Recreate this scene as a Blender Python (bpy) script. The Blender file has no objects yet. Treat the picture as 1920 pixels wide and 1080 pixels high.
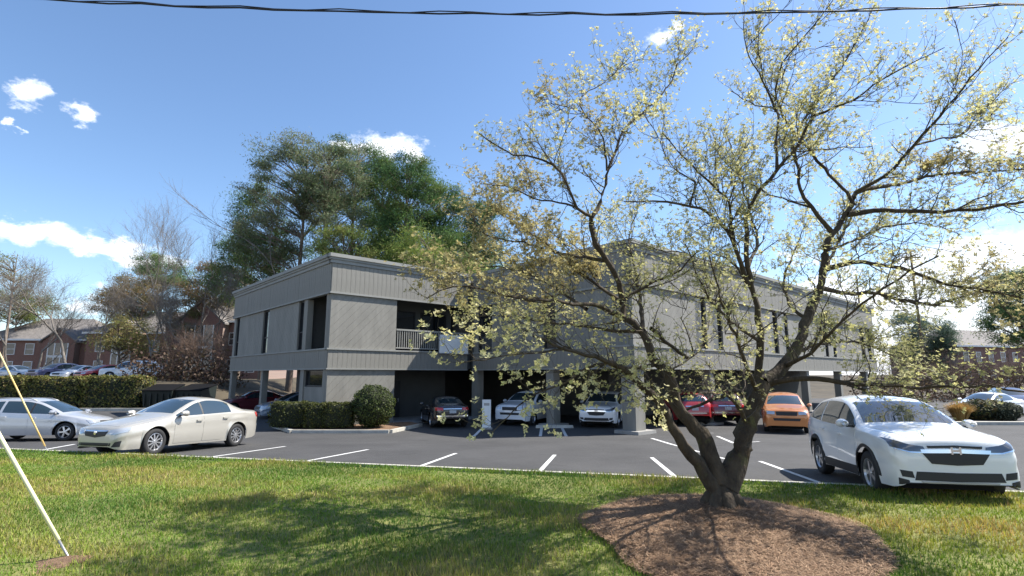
import bpy, math, random
import numpy as np
from mathutils import Vector, Matrix
from mathutils.bvhtree import BVHTree

random.seed(7)
rng = np.random.default_rng(7)
sc = bpy.context.scene
COL = sc.collection
R = math.radians

# ------------------------------------------------------------------ camera
FPX, HORIZ, CAMZ = 999.0, 703.0, 2.0
PITCH = math.atan((HORIZ - 540) / FPX)
cam_d = bpy.data.cameras.new('camera')
cam = bpy.data.objects.new('camera', cam_d)
COL.objects.link(cam)
cam.location = (0, 0, CAMZ)
cam.rotation_euler = (R(90) + PITCH, 0, 0)
cam_d.sensor_width = 36.0
cam_d.lens = 36.0 * FPX / 1920.0
cam_d.clip_end = 3000
sc.camera = cam

# ------------------------------------------------------------------ light
SUN_AZ, SUN_EL = R(75), R(51)
sun_d = bpy.data.lights.new('sun', 'SUN')
sun_d.energy = 5.0
sun_d.angle = R(0.53)
sun_d.color = (1.0, 0.95, 0.87)
sun = bpy.data.objects.new('sun', sun_d)
COL.objects.link(sun)
sdir = Vector((math.sin(SUN_AZ) * math.cos(SUN_EL), math.cos(SUN_AZ) * math.cos(SUN_EL), math.sin(SUN_EL)))
sun.rotation_euler = (-sdir).to_track_quat('-Z', 'Y').to_euler()
sun.location = sdir * 100

sc.view_settings.view_transform = 'Standard'
sc.view_settings.look = 'None'
sc.view_settings.gamma = 1
sc.view_settings.use_curve_mapping = False
sc.view_settings.exposure = 1.02

world = bpy.data.worlds.new('World')
sc.world = world
world.use_nodes = True


def build_world():
    nt = world.node_tree
    N, L = nt.nodes, nt.links
    N.clear()
    out = N.new('ShaderNodeOutputWorld')
    bg = N.new('ShaderNodeBackground')
    sky = N.new('ShaderNodeTexSky')
    sky.sky_type = 'NISHITA'
    sky.sun_disc = False
    sky.sun_elevation = SUN_EL
    sky.sun_rotation = SUN_AZ
    sky.altitude = 300
    sky.air_density = 1.0
    sky.dust_density = 0.6
    sky.ozone_density = 3.0
    tc = N.new('ShaderNodeTexCoord')
    sep = N.new('ShaderNodeSeparateXYZ')
    L.new(tc.outputs['Generated'], sep.inputs[0])

    def m(op, a, b=None, c=None):
        n = N.new('ShaderNodeMath')
        n.operation = op
        for k, v in enumerate((a, b, c)):
            if v is None:
                continue
            if isinstance(v, (int, float)):
                n.inputs[k].default_value = v
            else:
                L.new(v, n.inputs[k])
        return n.outputs[0]
    az = m('MULTIPLY', m('ARCTAN2', sep.outputs[0], sep.outputs[1]), 57.29578)
    el = m('MULTIPLY', m('ARCSINE', sep.outputs[2]), 57.29578)

    def noise(scale, detail, rough, z=0.0):
        n = N.new('ShaderNodeTexNoise')
        n.inputs['Scale'].default_value = scale
        n.inputs['Detail'].default_value = detail
        n.inputs['Roughness'].default_value = rough
        mp = N.new('ShaderNodeMapping')
        mp.inputs['Location'].default_value = (z, z, z)
        mp.inputs['Scale'].default_value = (1, 1, 1.7)
        L.new(tc.outputs['Generated'], mp.inputs[0])
        L.new(mp.outputs[0], n.inputs['Vector'])
        return n.outputs[0]
    nA = m('SUBTRACT', noise(22, 7, 0.62), 0.5)
    nB = m('SUBTRACT', noise(22, 7, 0.62, 9.3), 0.5)
    nC = m('SUBTRACT', noise(7, 6, 0.6, 4.1), 0.5)
    # single small clouds: azimuth, elevation, half width, half height (degrees)
    clouds = [(-44.4, 21.9, 1.1, 1.15), (-40.8, 21.5, 1.15, .7), (-45.2, 19.2, .4, .45), (17.1, 33.2, 1.5, 1.0), (18.6, 34.0, .8, .5),
              (-44.0, 11.3, 4.5, 1.0), (-38.5, 10.9, 4.0, .9), (-34.5, 10.0, 3.0, .7), (-52, 11, 6, 1.6), (43, 8.0, 8, 3), (-14.2, 23.4, 3.4, 1.25), (-11.2, 23.2, 1.7, 1.2), (-18.0, 23.5, 1.7, .6), (44.5, 18.2, 3.2, 1.3), (55, 23, 6, 2.4), (-58, 24, 5, 2.2), (-72, 33, 4, 2), (88, 28, 6, 2.4),
              (130, 36, 7, 3), (178, 30, 5, 2.4), (-120, 30, 6, 2.6)]
    mask = None
    for (a0, e0, w, h) in clouds:
        dx = m('DIVIDE', m('SUBTRACT', m('MULTIPLY_ADD', nA, 4.6, az), a0), w)
        dy = m('DIVIDE', m('SUBTRACT', m('MULTIPLY_ADD', nB, 3.8, el), e0), h)
        r = m('SQRT', m('ADD', m('MULTIPLY', dx, dx), m('MULTIPLY', dy, dy)))
        v = m('MULTIPLY', m('SUBTRACT', 1.3, r), 1.15)
        mask = v if mask is None else m('MAXIMUM', mask, v)
    # bank of cumulus above the horizon, all the way round, higher to the east
    top = m('ADD', 8.2, m('MULTIPLY', m('SINE', m('MULTIPLY_ADD', az, 0.0349, -0.3)), 3.2))
    top = m('ADD', top, m('MULTIPLY', nC, 20.0))
    top = m('ADD', top, m('MULTIPLY', nA, 6.0))
    v = m('MULTIPLY', m('SUBTRACT', top, el), 0.42)
    mask = m('MAXIMUM', mask, v)
    mask = m('ADD', mask, m('MULTIPLY', m('SUBTRACT', noise(75, 6, .68, 2.2), .5), 1.1))
    cl = N.new('ShaderNodeClamp')
    L.new(mask, cl.inputs[0])
    sm = N.new('ShaderNodeMapRange')
    sm.interpolation_type = 'SMOOTHSTEP'
    L.new(cl.outputs[0], sm.inputs[0])
    fac = m('MULTIPLY', sm.outputs[0], m('ADD', 0.86, m('MULTIPLY', nC, 0.5)))
    cc = N.new('ShaderNodeMix')
    cc.data_type = 'RGBA'
    cc.inputs[6].default_value = (6.0, 6.4, 7.1, 1)
    cc.inputs[7].default_value = (7.8, 7.8, 7.8, 1)
    L.new(m('ADD', 0.5, m('MULTIPLY', nB, 2.2)), cc.inputs[0])
    mx = N.new('ShaderNodeMix')
    mx.data_type = 'RGBA'
    L.new(fac, mx.inputs[0])
    hs = N.new('ShaderNodeHueSaturation')
    hs.inputs['Saturation'].default_value = 1.05
    L.new(sky.outputs[0], hs.inputs['Color'])
    L.new(hs.outputs[0], mx.inputs[6])
    L.new(cc.outputs[2], mx.inputs[7])
    L.new(mx.outputs[2], bg.inputs[0])
    bg.inputs[1].default_value = 0.113
    L.new(bg.outputs[0], out.inputs[0])


build_world()


# ------------------------------------------------------------------ geometry of the place
def gz(y):
    """height of the gently falling lot"""
    return float(min(.12, max(-.5, -0.0417 * (y - 11))))


def kerb_y(x):
    return 11.1 - .32 * x


def ray(x, y):
    a, b = (x - 960) / FPX, (540 - y) / FPX
    return np.array([a, math.cos(PITCH) - b * math.sin(PITCH), math.sin(PITCH) + b * math.cos(PITCH)])


def at(x, y, Y):
    """world point seen at photo position x, y at the distance Y"""
    r = ray(x, y)
    return r * (Y / r[1]) + np.array([0, 0, CAMZ])


# ------------------------------------------------------------------ materials
MATS = {}


def M(name, col, rough=.6, var=0., scale=4., bump=0., bscale=40., metal=0., spec=.5, coat=0., col2=None, attr=False,
      trans=0., stretch=(1, 1, 1), detail=6.):
    if name in MATS:
        return MATS[name]
    mt = bpy.data.materials.new(name)
    mt.use_nodes = True
    nt = mt.node_tree
    N, L = nt.nodes, nt.links
    b = N['Principled BSDF']
    b.inputs['Roughness'].default_value = rough
    b.inputs['Metallic'].default_value = metal
    b.inputs['Specular IOR Level'].default_value = spec
    b.inputs['Coat Weight'].default_value = coat
    b.inputs['Coat Roughness'].default_value = .04
    c = (*col, 1)
    b.inputs['Base Color'].default_value = c
    tc = N.new('ShaderNodeTexCoord')
    mp = N.new('ShaderNodeMapping')
    mp.inputs['Scale'].default_value = stretch
    L.new(tc.outputs['Object'], mp.inputs[0])
    colout = None
    if var or col2:
        n = N.new('ShaderNodeTexNoise')
        n.inputs['Scale'].default_value = scale
        n.inputs['Detail'].default_value = detail
        n.inputs['Roughness'].default_value = .65
        L.new(mp.outputs[0], n.inputs['Vector'])
        cr = N.new('ShaderNodeValToRGB')
        cr.color_ramp.elements[0].position = .32
        cr.color_ramp.elements[1].position = .68
        lo = tuple(x * (1 - var) for x in col)
        hi = col2 if col2 else tuple(min(1, x * (1 + var)) for x in col)
        cr.color_ramp.elements[0].color = (*lo, 1)
        cr.color_ramp.elements[1].color = (*hi, 1)
        L.new(n.outputs[0], cr.inputs[0])
        colout = cr.outputs[0]
    if attr:
        at_ = N.new('ShaderNodeAttribute')
        at_.attribute_name = 'Col'
        colout = at_.outputs['Color']
    if colout is not None:
        L.new(colout, b.inputs['Base Color'])
    if bump:
        n2 = N.new('ShaderNodeTexNoise')
        n2.inputs['Scale'].default_value = bscale
        n2.inputs['Detail'].default_value = 5
        L.new(mp.outputs[0], n2.inputs['Vector'])
        bp = N.new('ShaderNodeBump')
        bp.inputs['Strength'].default_value = bump
        bp.inputs['Distance'].default_value = .03
        L.new(n2.outputs[0], bp.inputs['Height'])
        L.new(bp.outputs[0], b.inputs['Normal'])
    if trans:
        tr = N.new('ShaderNodeBsdfTranslucent')
        if colout is not None:
            L.new(colout, tr.inputs[0])
        else:
            tr.inputs[0].default_value = c
        mix = N.new('ShaderNodeMixShader')
        mix.inputs[0].default_value = trans
        L.new(b.outputs[0], mix.inputs[1])
        L.new(tr.outputs[0], mix.inputs[2])
        L.new(mix.outputs[0], N['Material Output'].inputs[0])
    MATS[name] = mt
    return mt


def asphalt_material():
    mt = M('asphalt', (.049, .048, .048), .85, var=.24, scale=.45, bump=.35, bscale=160)
    nt = mt.node_tree
    N, L = nt.nodes, nt.links
    b = N['Principled BSDF']
    src = b.inputs['Base Color'].links[0].from_socket
    tc = N.new('ShaderNodeTexCoord')
    fine = N.new('ShaderNodeTexNoise')
    fine.inputs['Scale'].default_value = 90
    fine.inputs['Detail'].default_value = 2
    L.new(tc.outputs['Object'], fine.inputs['Vector'])
    mr = N.new('ShaderNodeMapRange')
    mr.inputs[1].default_value = .3
    mr.inputs[2].default_value = .7
    mr.inputs[3].default_value = .8
    mr.inputs[4].default_value = 1.2
    L.new(fine.outputs[0], mr.inputs[0])
    # oil and tyre stains
    st = N.new('ShaderNodeTexNoise')
    st.inputs['Scale'].default_value = .9
    st.inputs['Detail'].default_value = 3
    st.inputs['Distortion'].default_value = .8
    L.new(tc.outputs['Object'], st.inputs['Vector'])
    mr2 = N.new('ShaderNodeMapRange')
    mr2.inputs[1].default_value = .60
    mr2.inputs[2].default_value = .74
    mr2.inputs[3].default_value = 1.0
    mr2.inputs[4].default_value = .72
    L.new(st.outputs[0], mr2.inputs[0])
    mu = N.new('ShaderNodeMath')
    mu.operation = 'MULTIPLY'
    L.new(mr.outputs[0], mu.inputs[0])
    L.new(mr2.outputs[0], mu.inputs[1])
    vm = N.new('ShaderNodeVectorMath')
    vm.operation = 'SCALE'
    L.new(src, vm.inputs[0])
    L.new(mu.outputs[0], vm.inputs['Scale'])
    L.new(vm.outputs[0], b.inputs['Base Color'])
    return mt


def brick_material(name, c1, c2):
    mt = bpy.data.materials.new(name)
    mt.use_nodes = True
    nt = mt.node_tree
    N, L = nt.nodes, nt.links
    b = N['Principled BSDF']
    b.inputs['Roughness'].default_value = .9
    tc = N.new('ShaderNodeTexCoord')
    mp = N.new('ShaderNodeMapping')
    mp.inputs['Rotation'].default_value = (R(90), 0, 0)
    L.new(tc.outputs['Object'], mp.inputs[0])
    br = N.new('ShaderNodeTexBrick')
    br.inputs['Scale'].default_value = 4.0
    br.inputs['Color1'].default_value = (*c1, 1)
    br.inputs['Color2'].default_value = (*c2, 1)
    br.inputs['Mortar'].default_value = (.36, .31, .27, 1)
    br.inputs['Mortar Size'].default_value = .012
    L.new(mp.outputs[0], br.inputs['Vector'])
    L.new(br.outputs[0], b.inputs['Base Color'])
    MATS[name] = mt
    return mt


m_asphalt = asphalt_material()
m_line = M('line_paint', (.72, .72, .70), .8, var=.45, scale=22, col2=(.74, .74, .72))
m_kerb = M('kerb_concrete', (.42, .40, .35), .9, var=.2, scale=3, bump=.3)
m_soil = M('lawn_soil', (.135, .155, .035), .95, scale=2.3, var=.35, col2=(.20, .20, .055), bump=.6, bscale=30)
m_ground = M('far_ground', (.06, .047, .028), .95, var=.45, scale=.6)
m_mulch = M('pine_straw', (.17, .098, .056), .95, var=.4, scale=9, col2=(.26, .16, .092), bump=1., bscale=60)
m_blade = M('grass_blade', (.1, .2, .03), .55, attr=True, trans=.35, spec=.25)
m_straw = M('straw_piece', (.3, .17, .09), .8, attr=True)
m_side = M('siding_paint', (.215, .207, .182), .75, var=.17, scale=1.6, bump=.12, bscale=25, stretch=(1, 1, .25))
m_side2 = M('siding_trim', (.25, .25, .23), .7, var=.10, scale=1.5)
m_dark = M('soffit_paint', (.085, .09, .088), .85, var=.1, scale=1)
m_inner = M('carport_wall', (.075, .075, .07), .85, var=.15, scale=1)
m_conc = M('floor_concrete', (.30, .29, .27), .9, var=.15, scale=1.3)
m_roofdeck = M('roof_gravel', (.3, .29, .27), .95, var=.2)
m_glass = M('window_glass', (.012, .015, .018), .05, spec=.8)
m_white = M('white_paint', (.78, .78, .76), .6, var=.04, scale=2)
m_metal = M('grey_metal', (.35, .35, .35), .45, metal=.6)
m_bark = M('dogwood_bark', (.030, .021, .014), .95, col2=(.085, .064, .040), scale=7, bump=1., bscale=22, stretch=(1, 1, .45))
m_twig = M('twig_bark', (.075, .062, .048), .9)
m_bract = M('dogwood_bract', (.4, .4, .2), .6, attr=True, trans=.5, spec=.2)
m_needle = M('pine_needles', (.05, .09, .03), .7, attr=True, trans=.35, spec=.2)
m_leaf = M('shrub_leaf', (.05, .08, .02), .6, attr=True, trans=.25, spec=.25)
m_pbark = M('pine_bark', (.17, .13, .10), .9, var=.35, scale=3, bump=.6, bscale=10)
m_gbark = M('grey_bark', (.17, .15, .13), .9, var=.3, scale=3)
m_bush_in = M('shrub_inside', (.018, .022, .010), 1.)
m_tyre = M('tyre_rubber', (.018, .018, .019), .8)
m_well = M('wheel_well_liner', (.008, .008, .008), .95)
m_rim = M('alloy_rim', (.55, .55, .56), .32, metal=.85)
m_dkplastic = M('dark_plastic', (.02, .02, .022), .55)
m_chrome = M('chrome', (.75, .76, .78), .12, metal=1.)
m_cglass = M('car_glass', (.02, .035, .042), .03, spec=1., coat=1.)
m_lamp = M('headlamp_lens', (.52, .54, .56), .08, metal=.45, coat=1.)
m_dlamp = M('headlamp_dark_lens', (.12, .13, .15), .08, metal=.5, coat=1.)
m_red = M('tail_lens', (.5, .02, .02), .15, coat=1.)
m_plate = M('licence_plate', (.42, .44, .46), .5)
m_wood = M('pole_wood', (.14, .105, .075), .9, var=.3, scale=2, stretch=(4, 4, .3))
m_wire = M('black_cable', (.012, .012, .014), .6)
m_guard1 = M('guard_orange_yellow', (.72, .42, .09), .55, col2=(.72, .60, .30), scale=1.2)
m_guard2 = M('guard_pale_yellow', (.72, .70, .42), .55, var=.06)
m_brick = brick_material('red_brick', (.23, .105, .072), (.17, .08, .06))
m_brick2 = brick_material('brown_brick', (.23, .11, .085), (.17, .085, .07))
m_shingle = M('roof_shingle', (.17, .155, .145), .9, var=.25, scale=2.5, bump=.3)
m_dump = M('dumpster_green', (.008, .014, .012), .6, var=.3, scale=2)
m_lid = M('dumpster_lid', (.008, .008, .009), .95, spec=.1)
m_panel = M('sign_face', (.80, .80, .78), .6, var=.07, scale=5)


def paint(name, col, metal=.0, rough=.32):
    return M('paint_' + name, col, rough, metal=metal, coat=1., spec=.5)


def moss(mt, col):
    nt = mt.node_tree
    N, L = nt.nodes, nt.links
    b = N['Principled BSDF']
    src = b.inputs['Base Color'].links[0].from_socket
    tc = N.new('ShaderNodeTexCoord')
    n = N.new('ShaderNodeTexNoise')
    n.inputs['Scale'].default_value = 3.2
    n.inputs['Detail'].default_value = 8
    n.inputs['Roughness'].default_value = .75
    L.new(tc.outputs['Object'], n.inputs['Vector'])
    mr = N.new('ShaderNodeMapRange')
    mr.inputs[1].default_value = .56
    mr.inputs[2].default_value = .68
    mr.inputs[4].default_value = .8
    L.new(n.outputs[0], mr.inputs[0])
    mx = N.new('ShaderNodeMix')
    mx.data_type = 'RGBA'
    L.new(mr.outputs[0], mx.inputs[0])
    L.new(src, mx.inputs[6])
    mx.inputs[7].default_value = (*col, 1)
    L.new(mx.outputs[2], b.inputs['Base Color'])


moss(m_bark, (.10, .095, .03))


# ------------------------------------------------------------------ mesh helpers
class MB:
    def __init__(s):
        s.v, s.f = [], []

    def box(s, x0, x1, y0, y1, z0, z1):
        n = len(s.v)
        s.v += [(x0, y0, z0), (x1, y0, z0), (x1, y1, z0), (x0, y1, z0), (x0, y0, z1), (x1, y0, z1), (x1, y1, z1), (x0, y1, z1)]
        s.f += [tuple(n + i for i in q) for q in ((0, 3, 2, 1), (4, 5, 6, 7), (0, 1, 5, 4), (1, 2, 6, 5), (2, 3, 7, 6), (3, 0, 4, 7))]
        return s

    def obox(s, o, d, nr, s0, s1, n0, n1, z0, z1):
        """box along direction d, outward nr, both 2-D, from origin o"""
        n = len(s.v)
        for z in (z0, z1):
            for (a, b) in ((s0, n0), (s1, n0), (s1, n1), (s0, n1)):
                s.v.append((o[0] + d[0] * a + nr[0] * b, o[1] + d[1] * a + nr[1] * b, z))
        q = ((0, 3, 2, 1), (4, 5, 6, 7), (0, 1, 5, 4), (1, 2, 6, 5), (2, 3, 7, 6), (3, 0, 4, 7))
        flip = d[0] * nr[1] - d[1] * nr[0] < 0
        s.f += [tuple(n + i for i in (reversed(x) if flip else x)) for x in q]
        return s

    def tube(s, pts, rad, n=8, cap=True):
        P = [np.asarray(p, float) for p in pts]
        if not hasattr(rad, '__len__'):
            rad = [rad] * len(P)
        base = len(s.v)
        up = np.array([0.13, 0.21, 1.])
        for i, p in enumerate(P):
            t = P[min(i + 1, len(P) - 1)] - P[max(i - 1, 0)]
            t = t / (np.linalg.norm(t) + 1e-9)
            a = np.cross(t, up)
            if np.linalg.norm(a) < 1e-3:
                a = np.cross(t, np.array([1., 0, 0]))
            a /= np.linalg.norm(a)
            b = np.cross(t, a)
            for k in range(n):
                w = 2 * math.pi * k / n
                s.v.append(tuple(p + rad[i] * (math.cos(w) * a + math.sin(w) * b)))
        for i in range(len(P) - 1):
            for k in range(n):
                a0 = base + i * n + k
                a1 = base + i * n + (k + 1) % n
                s.f.append((a0, a1, a1 + n, a0 + n))
        if cap:
            s.f.append(tuple(base + k for k in reversed(range(n))))
            s.f.append(tuple(base + (len(P) - 1) * n + k for k in range(n)))
        return s

    def lathe(s, prof, n=24, axis='z', o=(0, 0, 0)):
        base = len(s.v)
        for (r, h) in prof:
            for k in range(n):
                w = 2 * math.pi * k / n
                c, q = r * math.cos(w), r * math.sin(w)
                p = {'z': (c, q, h), 'y': (c, h, q), 'x': (h, c, q)}[axis]
                s.v.append((p[0] + o[0], p[1] + o[1], p[2] + o[2]))
        for i in range(len(prof) - 1):
            for k in range(n):
                a0 = base + i * n + k
                a1 = base + i * n + (k + 1) % n
                s.f.append((a0, a1, a1 + n, a0 + n))
        return s

    def poly(s, pts):
        n = len(s.v)
        s.v += [tuple(p) for p in pts]
        s.f.append(tuple(range(n, n + len(pts))))
        return s

    def build(s, name, mat, parent=None, smooth=False, loc=None):
        me = bpy.data.meshes.new(name)
        me.from_pydata([tuple(map(float, v)) for v in s.v], [], s.f)
        me.update()
        if smooth:
            me.polygons.foreach_set('use_smooth', [True] * len(me.polygons))
        return link(name, me, mat, parent, loc)


def link(name, me, mat, parent=None, loc=None):
    if mat is not None and len(me.materials) == 0:
        me.materials.append(mat)
    o = bpy.data.objects.new(name, me)
    COL.objects.link(o)
    if parent:
        o.parent = parent
    if loc is not None:
        o.location = loc
    return o


def tag(o, label, cat, group=None, kind=None):
    o['label'] = label
    o['category'] = cat
    if group:
        o['group'] = group
    if kind:
        o['kind'] = kind
    return o


def thing(name, label, cat, loc=(0, 0, 0), rz=0., group=None):
    o = bpy.data.objects.new(name, None)
    COL.objects.link(o)
    o.empty_display_size = .3
    o.location = loc
    o.rotation_euler = (0, 0, rz)
    return tag(o, label, cat, group)


def struct(o):
    o['kind'] = 'structure'
    return o


def np_mesh(name, V, Fc, mat, parent=None, colors=None, smooth=False):
    V = np.asarray(V, np.float32)
    Fc = np.asarray(Fc, np.int32)
    me = bpy.data.meshes.new(name)
    me.vertices.add(len(V))
    me.vertices.foreach_set('co', V.ravel())
    k = Fc.shape[1]
    me.loops.add(Fc.size)
    me.loops.foreach_set('vertex_index', Fc.ravel())
    me.polygons.add(len(Fc))
    me.polygons.foreach_set('loop_start', np.arange(0, Fc.size, k, dtype=np.int32))
    me.polygons.foreach_set('loop_total', np.full(len(Fc), k, np.int32))
    if smooth:
        me.polygons.foreach_set('use_smooth', np.ones(len(Fc), bool))
    if colors is not None:
        ca = me.color_attributes.new('Col', 'FLOAT_COLOR', 'POINT')
        C4 = np.ones((len(V), 4), np.float32)
        C4[:, :3] = colors
        ca.data.foreach_set('color', C4.ravel())
    me.update()
    me.validate()
    return link(name, me, mat, parent)


def unit_rand(n):
    v = rng.normal(size=(n, 3))
    return v / np.linalg.norm(v, axis=1, keepdims=True)


def leaf_quads(P, size, cols, aspect=.55, normals=None, tilt=1.):
    """rhombic leaves at the points P; returns V, F, C"""
    n = len(P)
    a = unit_rand(n)
    if normals is not None:
        nn = normals + tilt * unit_rand(n)
        nn /= np.linalg.norm(nn, axis=1, keepdims=True)
        a -= nn * (a * nn).sum(1, keepdims=True)
        a /= np.linalg.norm(a, axis=1, keepdims=True) + 1e-9
        b = np.cross(nn, a)
    else:
        b = np.cross(a, unit_rand(n))
        b /= np.linalg.norm(b, axis=1, keepdims=True) + 1e-9
    s = np.asarray(size).reshape(-1, 1) * np.ones((n, 1))
    w = s * aspect
    V = np.stack([P - a * s * .5, P + b * w * .5 + a * s * .08, P + a * s * .5, P - b * w * .5 + a * s * .08], 1).reshape(-1, 3)
    F_ = np.arange(n * 4).reshape(n, 4)
    C = np.repeat(cols, 4, axis=0)
    return V, F_, C


def mixcol(n, cols, jit=.18):
    cols = np.array(cols)
    k = rng.integers(0, len(cols), n)
    w = rng.random((n, 1))
    c = cols[k] * w + cols[rng.integers(0, len(cols), n)] * (1 - w)
    return np.clip(c * (1 + jit * rng.normal(size=(n, 1))), .003, 1)


# ------------------------------------------------------------------ ground
def smooth(t):
    t = np.clip(t, 0, 1)
    return t * t * (3 - 2 * t)


def terrain(x, y):
    g = np.clip(-0.0417 * (y - 11), -.5, .12) - .06
    g = g - .7 * smooth((kerb_y(x) + .6 - y) / 1.2)
    g = g + 2.05 * smooth((y - 40.3) / 5.) * smooth((-21. - x) / 7.)
    g = g + 2.4 * smooth((y - 70) / 40.)
    return g


def grid_sheet(name, X, Y, zf, mat, keep=None):
    gx, gy = np.meshgrid(X, Y)
    Z = zf(gx, gy)
    V = np.stack([gx, gy, Z], -1).reshape(-1, 3)
    nx = len(X)
    i, j = np.meshgrid(np.arange(nx - 1), np.arange(len(Y) - 1))
    a = (j * nx + i).ravel()
    Fc = np.stack([a, a + 1, a + 1 + nx, a + nx], 1)
    if keep is not None:
        c = V[Fc].mean(1)
        Fc = Fc[keep(c[:, 0], c[:, 1])]
    return np_mesh(name, V, Fc, mat, smooth=True)


ax = np.unique(np.concatenate([np.linspace(-900, -90, 12), np.arange(-90, 91, 3.), np.linspace(90, 900, 12)]))
ay = np.unique(np.concatenate([np.linspace(-300, -12, 6), np.arange(-12, 140, 2.), np.linspace(140, 1500, 14)]))
ground = struct(grid_sheet('ground', ax, ay, terrain, m_ground))


def kerbgrid(x, t):
    return x, kerb_y(x) + t


def sheared(name, X, T, zf, mat):
    """sheet whose rows run parallel to the kerb"""
    gx, gt = np.meshgrid(X, T)
    gy = kerb_y(gx) + gt
    V = np.stack([gx, gy, zf(gx, gy)], -1).reshape(-1, 3)
    nx = len(X)
    i, j = np.meshgrid(np.arange(nx - 1), np.arange(len(T) - 1))
    a = (j * nx + i).ravel()
    return np_mesh(name, V, np.stack([a, a + 1, a + 1 + nx, a + nx], 1), mat, smooth=True)


def lotz(x, y):
    return np.clip(-0.0417 * (y - 11), -.5, .12)


LX = np.arange(-46, 72, 1.)
lot_t = np.concatenate([np.arange(.14, 14, .5), np.arange(14, 60, 2.)])


def lot_sheet():
    gx, gt = np.meshgrid(LX, lot_t)
    gy = np.minimum(kerb_y(gx) + gt, np.where(gx < -20, 39.2, 60))
    V = np.stack([gx, gy, lotz(gx, gy)], -1).reshape(-1, 3)
    nx = len(LX)
    i, j = np.meshgrid(np.arange(nx - 1), np.arange(len(lot_t) - 1))
    a = (j * nx + i).ravel()
    return np_mesh('parking_lot', V, np.stack([a, a + 1, a + 1 + nx, a + nx], 1), m_asphalt, smooth=True)


lot = struct(lot_sheet())


def bumps(x, y):
    return .035 * np.sin(x * .9 + 1.3) * np.sin(y * 1.1) + .02 * np.sin(x * 2.3 + y * 1.7)


def lawnz(x, y):
    d = kerb_y(x) - y
    return lotz(x, y) + .115 - .055 * np.maximum(d, 0) + bumps(x, y) * smooth(d / 1.5)


lawn = struct(sheared('lawn', np.arange(-40, 41, .5), np.arange(-14, -.01, .35)[::1], lawnz, m_soil))
street = struct(MB().box(-80, 80, -9.5, -1.2, -.5, -.31).build('street', m_asphalt))
kz = []
kb = MB()
xs = np.arange(-40, 41, 2.)
for x0, x1 in zip(xs[:-1], xs[1:]):
    n0 = len(kb.v)
    for xx in (x0 + .006, x1 - .006):
        yy = kerb_y(xx)
        z = gz(yy)
        kb.v += [(xx, yy - .02, z - .1), (xx, yy - .02, z + .125), (xx + .04, yy + .12, z + .12), (xx + .05, yy + .16, z - .1)]
    kb.f += [(n0, n0 + 4, n0 + 5, n0 + 1), (n0 + 1, n0 + 5, n0 + 6, n0 + 2), (n0 + 2, n0 + 6, n0 + 7, n0 + 3), (n0, n0 + 1, n0 + 2, n0 + 3), (n0 + 4, n0 + 7, n0 + 6, n0 + 5)]
struct(kb.build('kerb', m_kerb))


def gnd(x, y):
    r = ray(x, y)
    lo, hi = 1., 400.
    for _ in range(60):
        mid = (lo + hi) / 2
        p = r * mid
        if p[2] + CAMZ > gz(p[1]):
            lo = mid
        else:
            hi = mid
    return r * lo + np.array([0, 0, CAMZ])


def lerp2(a, b, t):
    return (a[0] + (b[0] - a[0]) * t, a[1] + (b[1] - a[1]) * t)


def stripe(p, q, w=.105):
    p, q = np.array(p[:2]), np.array(q[:2])
    d = (q - p) / np.linalg.norm(q - p)
    n = np.array([-d[1], d[0]]) * w / 2
    mb = MB()
    for (a, b) in ((p, q),):
        pts = []
        K = 8
        for k in range(K + 1):
            c = a + (b - a) * k / K
            for sgn in (1, -1):
                e = c + sgn * n
                pts.append((e[0], e[1], gz(e[1]) + .004))
        mb.v += pts
        mb.f += [(2 * k, 2 * k + 1, 2 * k + 3, 2 * k + 2) for k in range(K)]
    return mb.build('painted_line', m_line, lot)


for a, b in (((-10, 860), (140, 833)), ((318, 868), (535, 837)), ((530, 873), (690, 843)), ((750, 888), (855, 850)), ((1000, 897), (1040, 853)),
             ((1286, 911), (1222, 858)), ((1580, 921), (1425, 865)), ((1895, 935), (1700, 872)), ((888, 818), (912, 795)), ((1013, 818), (1016, 799)), ((1062, 818), (1052, 799)),
             ((1222, 822), (1262, 834)), ((1262, 834), (1365, 862)), ((1335, 812), (1376, 831)), ((1376, 831), (1424, 828))):
    stripe(gnd(*a), gnd(*b), .105 if a[1] > 830 else .13)


# ------------------------------------------------------------------ office building
A0 = np.array([-8.92, 26.05])
BZ = -.5
B = thing('office_building', 'two storey grey green wood clad office building with open parking underneath', 'building', (A0[0], A0[1], BZ), R(42))
D0, DB = (1., 0.), (0., 1.)          # local: along the front, towards the back
ROOF, FAS0, FAS1, UP0, UP1, BELT0, BELT1 = 8.48, 6.58, 8.02, 3.80, 6.58, 2.83, 3.80


def clip_poly(P, a, b, c):
    """keep a*x+b*y<=c"""
    out = []
    for i in range(len(P)):
        p, q = P[i], P[(i + 1) % len(P)]
        fp, fq = a * p[0] + b * p[1] - c, a * q[0] + b * q[1] - c
        if fp <= 0:
            out.append(p)
        if fp * fq < 0:
            t = fp / (fp - fq)
            out.append((p[0] + t * (q[0] - p[0]), p[1] + t * (q[1] - p[1])))
    return out


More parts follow.
